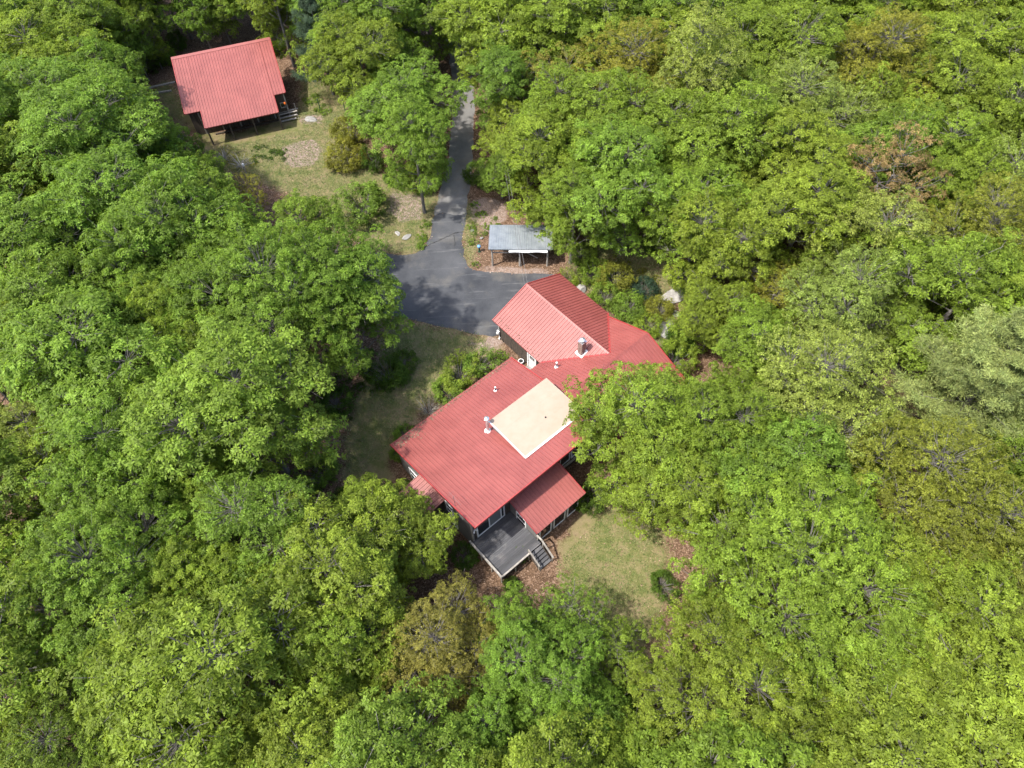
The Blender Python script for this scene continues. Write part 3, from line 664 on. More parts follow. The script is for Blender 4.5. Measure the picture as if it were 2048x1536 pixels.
def place(name, o_xy, rz=0.0, z=None):
    x, y = o_xy[:2]; return empty(name, (x, y, float(gz(x, y)) if z is None else z), rz)
# timber stack, stones and posts round the barn
def timber(px, py, ln, rz, label, n_=1, z0=0.0):
    p = ung(px, py); o = MB().beam((-ln / 2, 0, 0.1), (ln / 2, 0, 0.1), 0.2, 0.16).build('timber', G['weathered_wood']); o.location = (p[0], p[1], z0); o.rotation_euler = (0, 0.0, rz)
    return tag(o, label, 'timber')
lg = lambda d_: rad(d_)
timber(322, 172, 3.4, YB + 0.02, 'long grey squared timber lying behind the barn flank, the farther of two')
timber(316, 187, 3.2, YB - 0.1, 'long grey squared timber lying beside the barn flank, the nearer of two')
timber(553, 96, 3.0, YB, 'grey squared timber lying past the barn corner by dark pine')
bench = place('plank_bench', un(578, 234, 0), YB); tag(bench, 'rough grey plank bench in front of the barn corner', 'bench')
for k_, (yy, zz) in enumerate(((0.28, 0.62), (-0.02, 0.55), (-0.42, 0.36), (-0.80, 0.2))):
    MB().beam((-1.2 + 0.08 * k_, yy, zz), (1.25 - 0.16 * k_, yy, zz + 0.02), 0.2, 0.05).build('plank', G['weathered_wood'], bench)
for xx in (-1.0, 1.0):
    MB().beam((xx, 0.32, 0.0), (xx, 0.32, 0.6 if xx < 0 else 1.35), 0.09, 0.09, up=(0, 1, 0)).build('leg', G['weathered_wood'], bench)
    MB().beam((xx, -0.45, 0.0), (xx, -0.45, 0.34), 0.09, 0.09, up=(0, 1, 0)).build('leg', G['weathered_wood'], bench)
    MB().beam((xx, -0.84, 0.0), (xx, -0.84, 0.18), 0.09, 0.09, up=(0, 1, 0)).build('leg', G['weathered_wood'], bench)
fx = UB * -2.25 + NB * -76.72
fl = empty('plastic_float', (fx[0], fx[1], 1.75), 0); tag(fl, 'small orange float hung on the barn boards', 'float')
MB().tube([(0, 0, 0.2), (0, 0, 0.14), (0, 0, 0), (0, 0, -0.13), (0, 0, -0.19)], [0.03, 0.11, 0.15, 0.11, 0.03], 10).build('body', G['orange_plastic'], fl, True)
MB().tube([(0, 0, 0.19), (0.0, 0.0, 0.42)], [0.012, 0.012], 5).build('rope', G['wire'], fl)
def rockmesh(name, r, flat, mname, seed, nsub=3):
    import bmesh
    bm = bmesh.new(); bmesh.ops.create_icosphere(bm, subdivisions=nsub, radius=1.0); rr = np.random.default_rng(seed); D = rr.normal(0, 1, (9, 3)); D /= np.linalg.norm(D, axis=1)[:, None]; off = rr.uniform(0.55, 0.95, 9)
    for v in bm.verts:
        p = np.array(v.co)
        for d_, o_ in zip(D, off):
            s = p @ d_
            if s > o_: p -= d_ * (s - o_) * 0.9
        p *= r; p[2] *= flat; v.co = Vector(p + rr.normal(0, 0.02 * r, 3))
    me = bpy.data.meshes.new(name); bm.to_mesh(me); bm.free(); me.materials.append(G[mname])
    o = bpy.data.objects.new(name, me); col.objects.link(o); return o
def rock(px, py, r, label, mname='rock', flat=0.5, seed=1, name='boulder', sx=1.0):
    p = ung(px, py); o = rockmesh(name, r, flat, mname, seed); o.location = (p[0], p[1], p[2] + r * flat * 0.35); o.rotation_euler = (0, 0, seed * 1.3); o.scale = (sx, 1, 1)
    return tag(o, label, 'rock')
rock(622, 240, 0.55, 'pale whitish stone slab lying in front of the plank bench', 'pale_rock', 0.3, 2, sx=1.4)
rock(813, 475, 0.32, 'pale oblong stone in the grass beside the driveway bend', 'pale_rock', 0.4, 3, sx=1.9)
rock(795, 467, 0.25, 'low tan stone sunk in the grass near the pale oblong one', 'rock', 0.3, 4, sx=1.5)
rock(1345, 592, 0.95, 'grey ledge outcrop among shrubs behind the link roof, the larger upper one', 'rock', 0.28, 5, name='ledge_rock', sx=1.3)
rock(1331, 657, 0.8, 'pale grey ledge outcrop close to the link roof gable', 'pale_rock', 0.3, 6, name='ledge_rock', sx=1.5)
rock(1161, 580, 0.55, 'grey boulder tucked against the far side of the garage', 'rock', 0.7, 7)
rock(1352, 628, 0.4, 'low weathered rock between the two ledge outcrops', 'rock', 0.35, 9)
rock(945, 462, 0.22, 'small pale stone on the bank by the carport side of the drive', 'pale_rock', 0.6, 10)
rock(963, 477, 0.2, 'small pale stone near the blue ball planter', 'pale_rock', 0.6, 11)
for (px, py, lb) in ((641, 213, 'dark green metal fence post standing in weeds by the bench'), (690, 212, 'dark green metal fence post at the lawn edge under the driveway tree')):
    p = ung(px, py + 8); o = empty('fence_post', (p[0], p[1], 0)); tag(o, lb, 'post')
    MB().tube([(0, 0, -0.2), (0, 0, 1.5)], [0.055, 0.05], 8).build('post', G['green_paint'], o); MB().tube([(0, 0, 1.5), (0, 0, 1.56)], [0.06, 0.02], 8).build('post_cap', G['green_paint'], o)
p = ung(499, 362); o = empty('lamp_post', (p[0], p[1], 0)); tag(o, 'slim pale post with a white head at the lawn corner by the woods', 'post')
MB().tube([(0, 0, -0.2), (0, 0, 1.9)], [0.07, 0.06], 8).build('pole', G['weathered_wood'], o); MB().tube([(0, 0, 1.9), (0, 0, 2.0), (0, 0, 2.25), (0, 0, 2.35)], [0.06, 0.14, 0.13, 0.02], 8).build('head', G['white_plastic'], o)

# ================================================================ carport
cp = empty('carport', (1.45, 49.9, 0), rad(-3.5)); tag(cp, 'open wooden carport with grey corrugated metal roof beside the asphalt', 'carport')
ZCf = lambda y: 2.4 - 0.06 * (y + 1.75)
crf = MB().prism([(-2.98, -1.75), (2.98, -1.75), (2.98, 1.55), (-2.98, 1.55)], lambda x, y: ZCf(y) - 0.06, lambda x, y: ZCf(y)).build('roof', G['weathered_wood'], cp)
roof_panels(crf, (-3.02, 1.6, ZCf(1.6)), (1, 0, 0), (0, -1, 0.06), 6.04, lambda t: 3.42, mname='galvanised', pw=0.66, rib=0.22, h=0.03)
for xx in (-2.72, -0.12, 2.5):
    for yy in (-1.62, 1.4):
        zt = ZCf(yy) - 0.07; MB().tube([(xx, yy, -0.1), (xx + 0.02, yy, 1.2), (xx, yy, zt)], [0.10, 0.09, 0.085], 8).build('post', G['weathered_wood'], cp)
MB().beam((-2.9, -1.62, 2.23), (2.9, -1.62, 2.23), 0.1, 0.16).build('header_beam', G['weathered_wood'], cp)
MB().beam((-2.9, 1.4, 2.06), (2.9, 1.4, 2.06), 0.1, 0.14).build('header_beam', G['weathered_wood'], cp)
MB().beam((-2.7, -1.55, 1.75), (-0.15, -1.55, 1.72), 0.05, 0.12).build('cross_rail', G['weathered_wood'], cp)
MB().beam((0.0, -1.5, 2.1), (1.6, -0.9, 0.3), 0.05, 0.1).build('brace', G['weathered_wood'], cp)
cv = MB()
for i in range(12):
    x0 = -1.1 + i * 0.3; sag = lambda x: 0.03 * math.sin(x * 3.1)
    cv.hexa([(x0, -1.98 - sag(x0), 2.17), (x0 + 0.3, -1.98 - sag(x0 + .3), 2.17), (x0 + 0.3, -1.70, 2.185), (x0, -1.70, 2.185), (x0, -1.98 - sag(x0), 2.24), (x0 + 0.3, -1.98 - sag(x0 + .3), 2.24), (x0 + 0.3, -1.70, 2.25), (x0, -1.70, 2.25)])
cvo = cv.build('gutter_liner', G['tarp'], cp); cvo['label'] = 'white liner hanging under the front roof edge'
# planter with gazing ball
p = ung(959, 503); pl = empty('gazing_ball_planter', (p[0], p[1], 0)); tag(pl, 'blue gazing ball on a stand in a clump of garden plants by the carport', 'planter')
MB().tube([(0, 0, -0.05), (0, 0, 0.1), (0, 0, 0.45), (0, 0, 0.55)], [0.18, 0.1, 0.08, 0.16], 10).build('stand', G['green_paint'], pl)
MB().tube([(0, 0, 0.52 + 0.19 * (1 - math.cos(t))) for t in np.linspace(0.2, 3.0, 8)], [0.19 * math.sin(t) for t in np.linspace(0.2, 3.0, 8)], 14).build('ball', G['blue_glaze'], pl, True)
# service wires from the garage gable to a pole in the trees
gp = (U2 * 27.94 + N2 * -31.9); pole_xy = (-2.2, 84.0)
po = empty('utility_pole', (pole_xy[0], pole_xy[1], 0)); tag(po, 'grey wooden utility pole standing among trees beyond the carport', 'pole')
MB().tube([(0, 0, -0.3), (0, 0, 9.2)], [0.15, 0.11], 9).build('pole', G['weathered_wood'], po); MB().beam((-0.7, 0, 8.7), (0.7, 0, 8.7), 0.1, 0.12).build('crossarm', G['weathered_wood'], po)
mb = MB()
for dx in (-0.15, 0.12):
    A = np.array([gp[0] + dx, gp[1], 3.7]); B = np.array([pole_xy[0] + dx, pole_xy[1], 8.75]); pts = []
    for t in np.linspace(0, 1, 25): pts.append(A + (B - A) * t - np.array([0, 0, 4 * 0.7 * t * (1 - t)]))
    mb.tube(pts, [0.014] * 25, 4)
wo = mb.build('service_wire', G['wire']); tag(wo, 'thin twin service wire strung from garage gable to utility pole', 'wire')
# stone step and pot by the garage door
sx = U2 * 23.75 + N2 * -27.0; so_ = rockmesh('door_step', 0.55, 0.22, 'pale_rock', 12); so_.location = (sx[0], sx[1], 0.05); tag(so_, 'pale stone doorstep at the garage side door', 'step')
px_ = U2 * 23.85 + N2 * -28.1; fp = empty('flower_pot', (px_[0], px_[1], 0)); tag(fp, 'white pot with dark soil beside the garage side door', 'pot')
MB().tube([(0, 0, 0), (0, 0, 0.3), (0, 0, 0.34)], [0.16, 0.24, 0.26], 12).build('pot', G['white_plastic'], fp); MB().tube([(0, 0, 0.341), (0, 0, 0.36)], [0.2, 0.18], 12).build('soil', G['black_metal'], fp)

# ================================================================ trees
def unit(v): return v / (np.linalg.norm(v, axis=-1, keepdims=True) + 1e-9)
def leaves_from_sprigs(rng, C, A, cl, L_, k=7, wid=0.40, spread=(-0.1, 0.6), droop=0.35):
    """k leaves radiating from each sprig tip C along axis A; returns verts, quads, colour variation"""
    n = len(C)
    t = unit(np.cross(A, rng.normal(0, 1, (n, 3)))); b = np.cross(A, t)
    az = (np.arange(k)[None] * 2 * np.pi / k + rng.uniform(0, 6.28, (n, 1)) + rng.normal(0, 0.28, (n, k)))
    el = rng.uniform(spread[0], spread[1], (n, k))
    r = np.cos(az)[..., None] * t[:, None] + np.sin(az)[..., None] * b[:, None]
    d = np.cos(el)[..., None] * r + np.sin(el)[..., None] * A[:, None]
    side = unit(np.cross(d, A[:, None] + 0.35 * rng.normal(0, 1, (n, k, 3))))
    ln = L_ * rng.uniform(0.7, 1.25, (n, k, 1))
    base = C[:, None] + d * ln * 0.12
    mid = base + d * ln * 0.5
    tip = base + d * ln + np.array([0, 0, -1.0]) * ln * droop * rng.uniform(0, 1, (n, k, 1))
    w_ = ln * wid * rng.uniform(0.75, 1.2, (n, k, 1)) * 0.5
    up = np.cross(side, d) * ln * 0.05
    V = np.stack([base, mid + side * w_ + up, tip, mid - side * w_ + up], 2).reshape(-1, 3)
    m = n * k
    var = np.column_stack([rng.uniform(0, 1, m), np.repeat(cl, k), np.clip(np.repeat(rng.uniform(0, 1, n), k) * 0.7 + rng.uniform(0, 0.3, m), 0, 1), np.ones(m)])
    return V, np.arange(m * 4).reshape(-1, 4), np.repeat(var, 4, 0)
def finish(name, V, Fq, var, mname):
    me = np_mesh(name, V, Fq, {'var': var}); me.materials.append(G[mname]); return me
def broadleaf(seed, H=13.0, R=4.0, base=0.2, nclump=330, spr=26, L_=0.168, clump_r=0.48, fill=0.62, lobes=0.28, k=7, bare=0.03, top=1.0, nlobe=9, wid=0.40, spread=(-0.1, 0.6), mname='leaf', sp=2.2):
    rng = np.random.default_rng(seed)
    zc = H * (base + 1) / 2; hz = H * (1 - base) / 2
    # the crown is a handful of domed lobes, each carried by its own limb
    LC = [np.array([rng.normal(0, 0.12) * R, rng.normal(0, 0.12) * R, H * 0.80])]; LR = [0.46 * R]
    a0 = rng.uniform(0, 6.28)
    for i in range(nlobe):
        az = a0 + i * 2.399 + rng.normal(0, 0.2); rr = R * rng.uniform(0.40, 0.74); LC.append(np.array([rr * math.cos(az), rr * math.sin(az), H * (0.86 - 0.46 * (rr / R) ** 1.3 + rng.normal(0, 0.05))])); LR.append(R * rng.uniform(0.30, 0.46) * (1 + lobes * rng.normal()))
    for i in range(4):
        az = a0 + 0.6 + i * 1.57 + rng.normal(0, 0.25); rr = R * rng.uniform(0.45, 0.68); LC.append(np.array([rr * math.cos(az), rr * math.sin(az), H * rng.uniform(base + 0.08, base + 0.2)])); LR.append(R * rng.uniform(0.28, 0.38))
    LC = np.array(LC); LR = np.clip(np.array(LR), 0.22 * R, 0.6 * R); vz = max(0.75, hz / R * 0.62) * top
    pts = np.zeros((nclump, 3)); npt = 0; md = clump_r * sp; wl = LR ** 2 / (LR ** 2).sum()
    N = 7000; li = rng.choice(len(LC), N, p=wl); D = unit(rng.normal(0, 1, (N, 3))); fl = rng.uniform(0, 1, N) < 0.72; D[fl, 2] = np.abs(D[fl, 2]); ff = rng.uniform(fill, 1.0, N) ** 0.6
    Pc = LC[li] + D * (LR[li] * ff)[:, None] * np.array([1, 1, vz])
    depth = np.max(1 - np.linalg.norm((Pc[:, None] - LC[None]) / (LR[None, :, None] * np.array([1, 1, vz])), axis=2), axis=1)
    for i in range(N):
        if npt >= nclump: break
        p = Pc[i]
        if p[2] < H * base * 0.8 or depth[i] > 0.45: continue
        if npt and np.min(((pts[:npt] - p) ** 2).sum(1)) < (md * (1 - 0.5 * i / N)) ** 2: continue
        pts[npt] = p; npt += 1
    pts = pts[:npt]
    sel = rng.uniform(0, 1, npt) < 0.2; oc = unit(pts - np.array([0, 0, zc - 0.3 * hz])); pts[sel] += oc[sel] * rng.uniform(0.25, 0.85, (int(sel.sum()), 1)) * (R / 4.0)
    # limbs
    mb = MB(); lean = rng.normal(0, 0.25, 2)
    def trunk_at(z): t = z / H; return np.array([lean[0] * t * t * 3 + 0.12 * math.sin(3 * t + seed), lean[1] * t * t * 3 + 0.12 * math.cos(2.5 * t + seed), z])
    zt = np.linspace(-0.3, H * 0.7, 9); r0 = 0.013 * H + 0.02
    mb.tube([trunk_at(z) for z in zt], [r0 * (1 - 0.86 * max(z, 0) / H) * (1.25 if z <= 0 else 1) for z in zt], 7)
    tips = [c_ - np.array([0, 0, 0.12 * R]) for c_ in LC]
    limbs = []
    for q in tips:
        z0 = np.clip(q[2] - 0.75 * math.hypot(q[0], q[1]) - 0.4, H * base * 0.75, H * 0.66); a = trunk_at(z0)
        P = [a]; 
        for t in (0.25, 0.5, 0.75, 1.0):
            p = a + (q - a) * t; p = p + np.array([0, 0, -0.35 * R * 0.3 * math.sin(math.pi * t) ** 1.0 * 0.6]) + rng.normal(0, 0.12, 3) * (t < 1); P.append(p)
        rr = r0 * (0.34 - 0.24 * z0 / H)
        mb.tube(P, [rr, rr * 0.82, rr * 0.6, rr * 0.4, rr * 0.18], 5, cap=False); limbs.append(np.array(P))
    allp = np.concatenate([np.array([l_[i] + (l_[i + 1] - l_[i]) * t for i in range(1, 4) for t in (0, 0.5)] + [l_[4]]) for l_ in limbs])
    for p in pts:
        dd = np.linalg.norm(allp - p, axis=1) + 0.9 * np.clip(allp[:, 2] - p[2] + 0.3, 0, None); a = allp[np.argmin(dd)]
        if True:
            m_ = (a + p) / 2 + rng.normal(0, 0.14, 3); mb.tube([a, m_, p - np.array([0, 0, 0.1])], [0.022, 0.016, 0.007], 4, cap=False)
            if rng.uniform() < 0.5:
                e = p + rng.normal(0, clump_r * 0.6, 3); mb.tube([m_, e], [0.014, 0.005], 3, cap=False)
    # leaves
    C, A, cl = [], [], []
    for p in pts:
        if rng.uniform() < bare: continue
        n = int(spr * rng.uniform(0.6, 1.35)); cr = clump_r * rng.uniform(0.75, 1.25)
        d = unit(rng.normal(0, 1, (n, 3))); d[:, 2] = np.where(rng.uniform(0, 1, n) < 0.85, np.abs(d[:, 2]), d[:, 2])
        rad_ = cr * rng.uniform(0.55, 1.05, (n, 1)) ** 0.6; q = p + d * rad_ * np.array([1, 1, 0.8])
        outw = unit(p - np.array([0, 0, zc - 0.25 * hz]))
        C.append(q); A.append(unit(1.0 * d + 0.35 * outw + np.array([0, 0, 0.45]) + rng.normal(0, 0.14, (n, 3)))); cl.append(np.full(n, rng.uniform()))
    C = np.concatenate(C); A = np.concatenate(A); cl = np.concatenate(cl)
    V, Fq, var = leaves_from_sprigs(rng, C, A, cl, L_, k, wid=wid, spread=spread)
    crown = finish('crown', V, Fq, var, mname)
    tm = bpy.data.meshes.new('trunk'); tm.from_pydata(mb.v, [], mb.f); tm.materials.append(G['bark']); tm.update()
    return dict(crown=crown, trunk=tm, H=H, R=R, zc=zc)
def pine(seed, H=15.0, R=4.2, base=0.2, whorls=13, droop=0.1, L_=0.24, dens=1.0):
    rng = np.random.default_rng(seed); mb = MB()
    zt = np.linspace(-0.3, H, 8); mb.tube([(0.05 * math.sin(z), 0.05 * math.cos(z * 0.8), z) for z in zt], [0.24 * (1 - 0.93 * max(z, 0) / H) for z in zt], 7)
    C, A, cl = [], [], []
    for wi in range(whorls):
        t = wi / (whorls - 1); z = H * (base + (0.97 - base) * t); rl = R * (1 - t) ** 0.75 * (0.85 if wi % 2 else 1.0) + 0.35
        nb = 6 if t < 0.8 else 4; a0 = rng.uniform(0, 6.28)
        for j in range(nb):
            az = a0 + j * 6.283 / nb + rng.normal(0, 0.3); ln = rl * rng.uniform(0.6, 1.2); z = H * (base + (0.97 - base) * t) + rng.uniform(-0.5, 0.5) * H * (0.97 - base) / whorls
            d = np.array([math.cos(az), math.sin(az), 0.22 - droop + 0.25 * t]); P = [np.array([0, 0, z]) + d * ln * s + np.array([0, 0, 0.22 * ln * s * s]) for s in (0, 0.4, 0.75, 1.0)]
            mb.tube(P, [0.06, 0.045, 0.03, 0.01], 4, cap=False); cc = rng.uniform()
            sd = np.cross(unit(d), [0, 0, 1.0])
            for s in np.arange(0.22, 1.02, 0.085):
                c0 = np.array([0, 0, z]) + d * ln * s + np.array([0, 0, 0.22 * ln * s * s]); wlen = 0.42 * ln * (1.08 - s) + 0.22
                for sg in (-1, 1):
                    for q in np.arange(0.1, 1.01, 0.22):
                        m_ = max(1, int(rng.poisson(2.4 * dens)))
                        pc = c0 + sd * sg * wlen * q + unit(d) * wlen * q * 0.55 + np.array([0, 0, 0.1 * q * wlen])
                        C.append(pc + rng.normal(0, 0.16, (m_, 3))); A.append(unit(np.array([0, 0, 0.8]) + 0.7 * unit(sd * sg + unit(d)) + rng.normal(0, 0.3, (m_, 3)))); cl.append(np.full(m_, np.clip(cc + rng.normal(0, 0.25), 0, 1)))
    C = np.concatenate(C); A = np.concatenate(A); cl = np.concatenate(cl)
    V, Fq, var = leaves_from_sprigs(rng, C, A, cl, L_, 8, wid=0.13, spread=(0.0, 1.1), droop=0.1)
    crown = finish('crown', V, Fq, var, 'needle'); tm = bpy.data.meshes.new('trunk'); tm.from_pydata(mb.v, [], mb.f); tm.materials.append(G['bark']); tm.update()
    return dict(crown=crown, trunk=tm, H=H, R=R, zc=H * 0.5)
def bush(seed, H=2.0, R=1.4, nclump=64, spr=18, L_=0.125, clump_r=0.36, mname='leaf', k=6):
    rng = np.random.default_rng(seed); mb = MB(); pts = []
    ld = unit(rng.normal(0, 1, (7, 3))); la = rng.uniform(-0.3, 0.35, 7)
    while len(pts) < nclump:
        d = unit(rng.normal(0, 1, 3)); f = rng.uniform(0.55, 1) ** 0.5 * (1 + (np.clip(d @ ld.T, 0, 1) ** 2 * la).sum()); p = np.array([d[0] * R * f, d[1] * R * f, H * 0.48 + d[2] * H * 0.5 * f])
        if p[2] > 0.12: pts.append(p)
    for p in pts: mb.tube([(p[0] * 0.12, p[1] * 0.12, -0.05), (p[0] * 0.55, p[1] * 0.55, p[2] * 0.55), p], [0.025, 0.016, 0.005], 4, cap=False)
    C, A, cl = [], [], []
    for p in pts:
        n = int(spr * rng.uniform(0.6, 1.4)); d = unit(rng.normal(0, 1, (n, 3))); q = p + d * clump_r * rng.uniform(0.3, 1.1, (n, 1)); q[:, 2] = np.maximum(q[:, 2], 0.04)
        C.append(q); A.append(unit(0.6 * d + np.array([0, 0, 0.8]) + rng.normal(0, 0.25, (n, 3)))); cl.append(np.full(n, rng.uniform()))
    V, Fq, var = leaves_from_sprigs(rng, np.concatenate(C), np.concatenate(A), np.concatenate(cl), L_, k)
    fol = finish('foliage', V, Fq, var, mname); tm = bpy.data.meshes.new('stems'); tm.from_pydata(mb.v, [], mb.f); tm.materials.append(G['twig' if spr < 6 else 'bark']); tm.update()
    return dict(crown=fol, trunk=tm, H=H, R=R, zc=H * 0.5)
PROTO = {}
for i in range(5): PROTO['broad%d' % i] = broadleaf(10 + i, H=12.5 + (i % 3) * 0.8, R=4.0, base=0.22 - 0.03 * (i % 2))
for i in range(2): PROTO['fine%d' % i] = broadleaf(30 + i, H=13, R=4.2, nclump=480, spr=15, L_=0.16, clump_r=0.42, lobes=0.2, bare=0.02, k=6, sp=1.6)
for i in range(2): PROTO['sparse%d' % i] = broadleaf(40 + i, H=11.5, R=3.4, nclump=190, spr=13, L_=0.16, clump_r=0.46, lobes=0.4, bare=0.12, fill=0.4)
for i in range(2): PROTO['olive%d' % i] = broadleaf(50 + i, H=12.5, R=4.0, nclump=520, spr=19, L_=0.13, clump_r=0.40, lobes=0.2, bare=0.03, k=6, sp=1.6)
PROTO['giant0'] = broadleaf(95, H=14.5, R=6.5, nclump=800, nlobe=17, base=0.2)
PROTO['poplar0'] = broadleaf(60, H=16, R=2.2, base=0.15, nclump=190, spr=24, L_=0.15, clump_r=0.55, lobes=0.15, bare=0.0, nlobe=14)
PROTO['pine0'] = pine(70); PROTO['pine1'] = pine(71, H=16, R=5.2, dens=1.1, whorls=12, L_=0.25, base=0.25)
for i in range(3): PROTO['bush%d' % i] = bush(80 + i)
PROTO['twiggy0'] = bush(90, nclump=60, spr=4, L_=0.10, clump_r=0.5)
PROTO['fern0'] = bush(91, H=0.55, R=0.8, nclump=22, spr=6, L_=0.14, clump_r=0.26)

TINT = {
 'yg': ((0.184, 0.262, 0.030), 'bright yellow-green'), 'mg': ((0.158, 0.252, 0.032), 'fresh mid-green'),
 'bg': ((0.150, 0.238, 0.032), 'soft blue-green'), 'ol': ((0.200, 0.220, 0.030), 'dull olive'),
 'br': ((0.205, 0.205, 0.042), 'bronze-leaved'), 'pale': ((0.225, 0.295, 0.058), 'pale silvery green'),
 'dk': ((0.070, 0.130, 0.014), 'deep green'), 'or': ((0.27, 0.20, 0.085), 'orange-budded'),
 'pine': ((0.19, 0.265, 0.085), 'pale yellowish'), 'dpine': ((0.045, 0.085, 0.050), 'dark bluish'), 'grey': ((0.14, 0.15, 0.10), 'greyish'),
}
rngc = random.Random(5)
TREES = []
def plant(kind, x, y, R, H, tint, label, name, cat, group=None, rz=None, jit=0.07):
    P = PROTO[kind]; z = float(gz(x, y))
    o = empty(name, (x, y, z), rngc.uniform(0, 6.28) if rz is None else rz)
    s = R / P['R']; o.scale = (s, s, H / P['H'])
    tag(o, label, cat, group)
    c = TINT[tint][0]; g = rngc.uniform(1 - jit, 1 + jit); hsh = rngc.uniform(-jit, jit)
    small = name in ('shrub', 'weed_clump', 'sapling')
    for nm in ('trunk', 'crown'):
        q = bpy.data.objects.new({'trunk': 'stems', 'crown': 'foliage'}[nm] if small else nm, P[nm]); col.objects.link(q); q.parent = o
        q.color = (c[0] * g * (1 + hsh), c[1] * g, c[2] * g, 1)
    return o
def tree_px(kind, px, py, R, tint, label, H=None, name='broadleaf_tree', cat='tree', group=None, zf=0.66, rz=None):
    H = H or R * 2.6 + 2.6
    p = un(px, py, H * zf); TREES.append((p[0], p[1], R * 1.22)); return plant(kind, p[0], p[1], R, H, tint, label, name, cat, group, rz)
# -- trees one can single out
tree_px('pine1', 1965, 770, 5.6, 'pine', 'large pale yellowish pine with soft needles beside an olive tree', 17, 'pine_tree', zf=0.55)
tree_px('pine0', 640, 85, 3.2, 'dpine', 'dark bluish pine behind the driveway tree near the barn', 13, 'pine_tree', zf=0.5)
tree_px('poplar0', 1395, 150, 3.0, 'pale', 'tall narrow poplar with pale upright foliage beyond the carport', 21, zf=0.6)
tree_px('fine0', 1640, 95, 2.8, 'pale', 'small silvery-leaved tree among yellow-green crowns beyond the poplar')
tree_px('sparse0', 1775, 350, 4.2, 'or', 'thin orange-budded tree with bare grey limbs deep in the woods', 15.5)
tree_px('fine1', 1700, 590, 4.6, 'pale', 'rounded pale green tree on the pine side of the house')
tree_px('fine0', 1660, 780, 4.8, 'pale', 'wide pale tree with grey twigs showing, between house and pine')
tree_px('olive0', 1850, 950, 4.8, 'ol', 'dense dull olive tree in front of the large pale pine')
tree_px('olive1', 1985, 1060, 4.4, 'ol', 'smaller dull olive tree next to the dense olive one')
tree_px('olive1', 1985, 440, 4.6, 'ol', 'dull olive tree past the orange-budded thin tree')
tree_px('broad0', 1284, 826, 4.9, 'yg', 'leafy yellow-green tree overhanging the link roof gable', 13.5)
tree_px('broad3', 1345, 940, 4.2, 'yg', 'broad yellow-green tree crowding the sunroom side of the house', 11)
tree_px('broad1', 1095, 305, 4.7, 'yg', 'yellow-green tree leaning over the metal carport roof', 12.5)
tree_px('broad0', 1105, 420, 2.6, 'yg', 'low yellow-green tree dipping onto the back of the carport roof', 6.2)
tree_px('broad2', 1015, 165, 3.9, 'bg', 'soft blue-green tree arching over the old asphalt drive')
tree_px('broad4', 1000, 335, 2.4, 'mg', 'small fresh green tree between drive and carport', 6)
tree_px('broad4', 800, 190, 5.2, 'mg', 'large spreading green tree on the barn side of the drive', 11.5)
tree_px('broad2', 850, 295, 2.4, 'yg', 'low leafy tree tucked under the large spreading one by the drive', 7)
tree_px('olive0', 865, 1290, 4.0, 'br', 'bronze-leaved tree with grey forked limbs near the deck lawn', 10)
tree_px('broad3', 1075, 1340, 3.2, 'mg', 'bright fresh green tree standing before the deck lawn', 10)
tree_px('broad0', 985, 1465, 3.0, 'mg', 'fresh green tree directly beside the bronze-leaved one', 10)
tree_px('sparse0', 1150, 1225, 2.4, 'mg', 'thin open sapling-like tree at the deck lawn edge', 7)
tree_px('sparse1', 1245, 1300, 2.4, 'yg', 'thin yellow-green tree with bare stems at the lawn edge', 7)
tree_px('broad1', 800, 1052, 3.3, 'yg', 'yellow-green tree reaching over the red lean-to roof', 9.5)
tree_px('fine1', 480, 1030, 4.6, 'bg', 'round blue-green fine-leaved tree standing out in the woods by the lean-to')
tree_px('olive1', 1545, 600, 3.4, 'ol', 'olive tree with bronze tips behind the ledge outcrops', 9)
tree_px('sparse1', 230, 1420, 2.6, 'pale', 'thin pale-leaved tree with grey twigs in the lower woods', 8)
tree_px('fine0', 80, 1470, 3.6, 'bg', 'soft blue-green tree beside the thin pale-leaved one')
tree_px('fine1', 60, 850, 3.4, 'pale', 'pale grey-green tree inside the woods facing the barn yard')
tree_px('sparse0', 495, 375, 1.6, 'ol', 'small bronze-tipped tree beside the slim pale post', 6)
tree_px('giant0', 535, 575, 6.9, 'mg', 'huge broad green crown between barn yard and asphalt', 16)
tree_px('broad2', 688, 600, 4.3, 'mg', 'big green tree at the asphalt edge opposite the garage', 14.5)
tree_px('giant0', 1600, 1130, 6.6, 'yg', 'huge spreading yellow-green tree in front of the olive trees', 14.5)
tree_px('giant0', 1500, 1380, 5.6, 'yg', 'broad yellow-green tree past the lawn-edge saplings', 12.5, rz=2.0)
tree_px('giant0', 180, 1130, 6.2, 'mg', 'broad green tree deep in the woods beyond the round blue-green one', 14, rz=4.0)
tree_px('broad0', 600, 455, 3.4, 'mg', 'full green tree at the lawn edge facing the round shrubs', 11.5)
tree_px('broad1', 1180, 1130 + 300, 2.6, 'mg', 'green tree with yellow tips past the thin lawn-edge trees', 9)
TREES.append((-10.6, 20.6, 3.2)); plant('broad2', -10.6, 20.6, 2.9, 9.8, 'yg', 'yellow-green tree shading the red lean-to from the woods side', 'broadleaf_tree', 'tree')
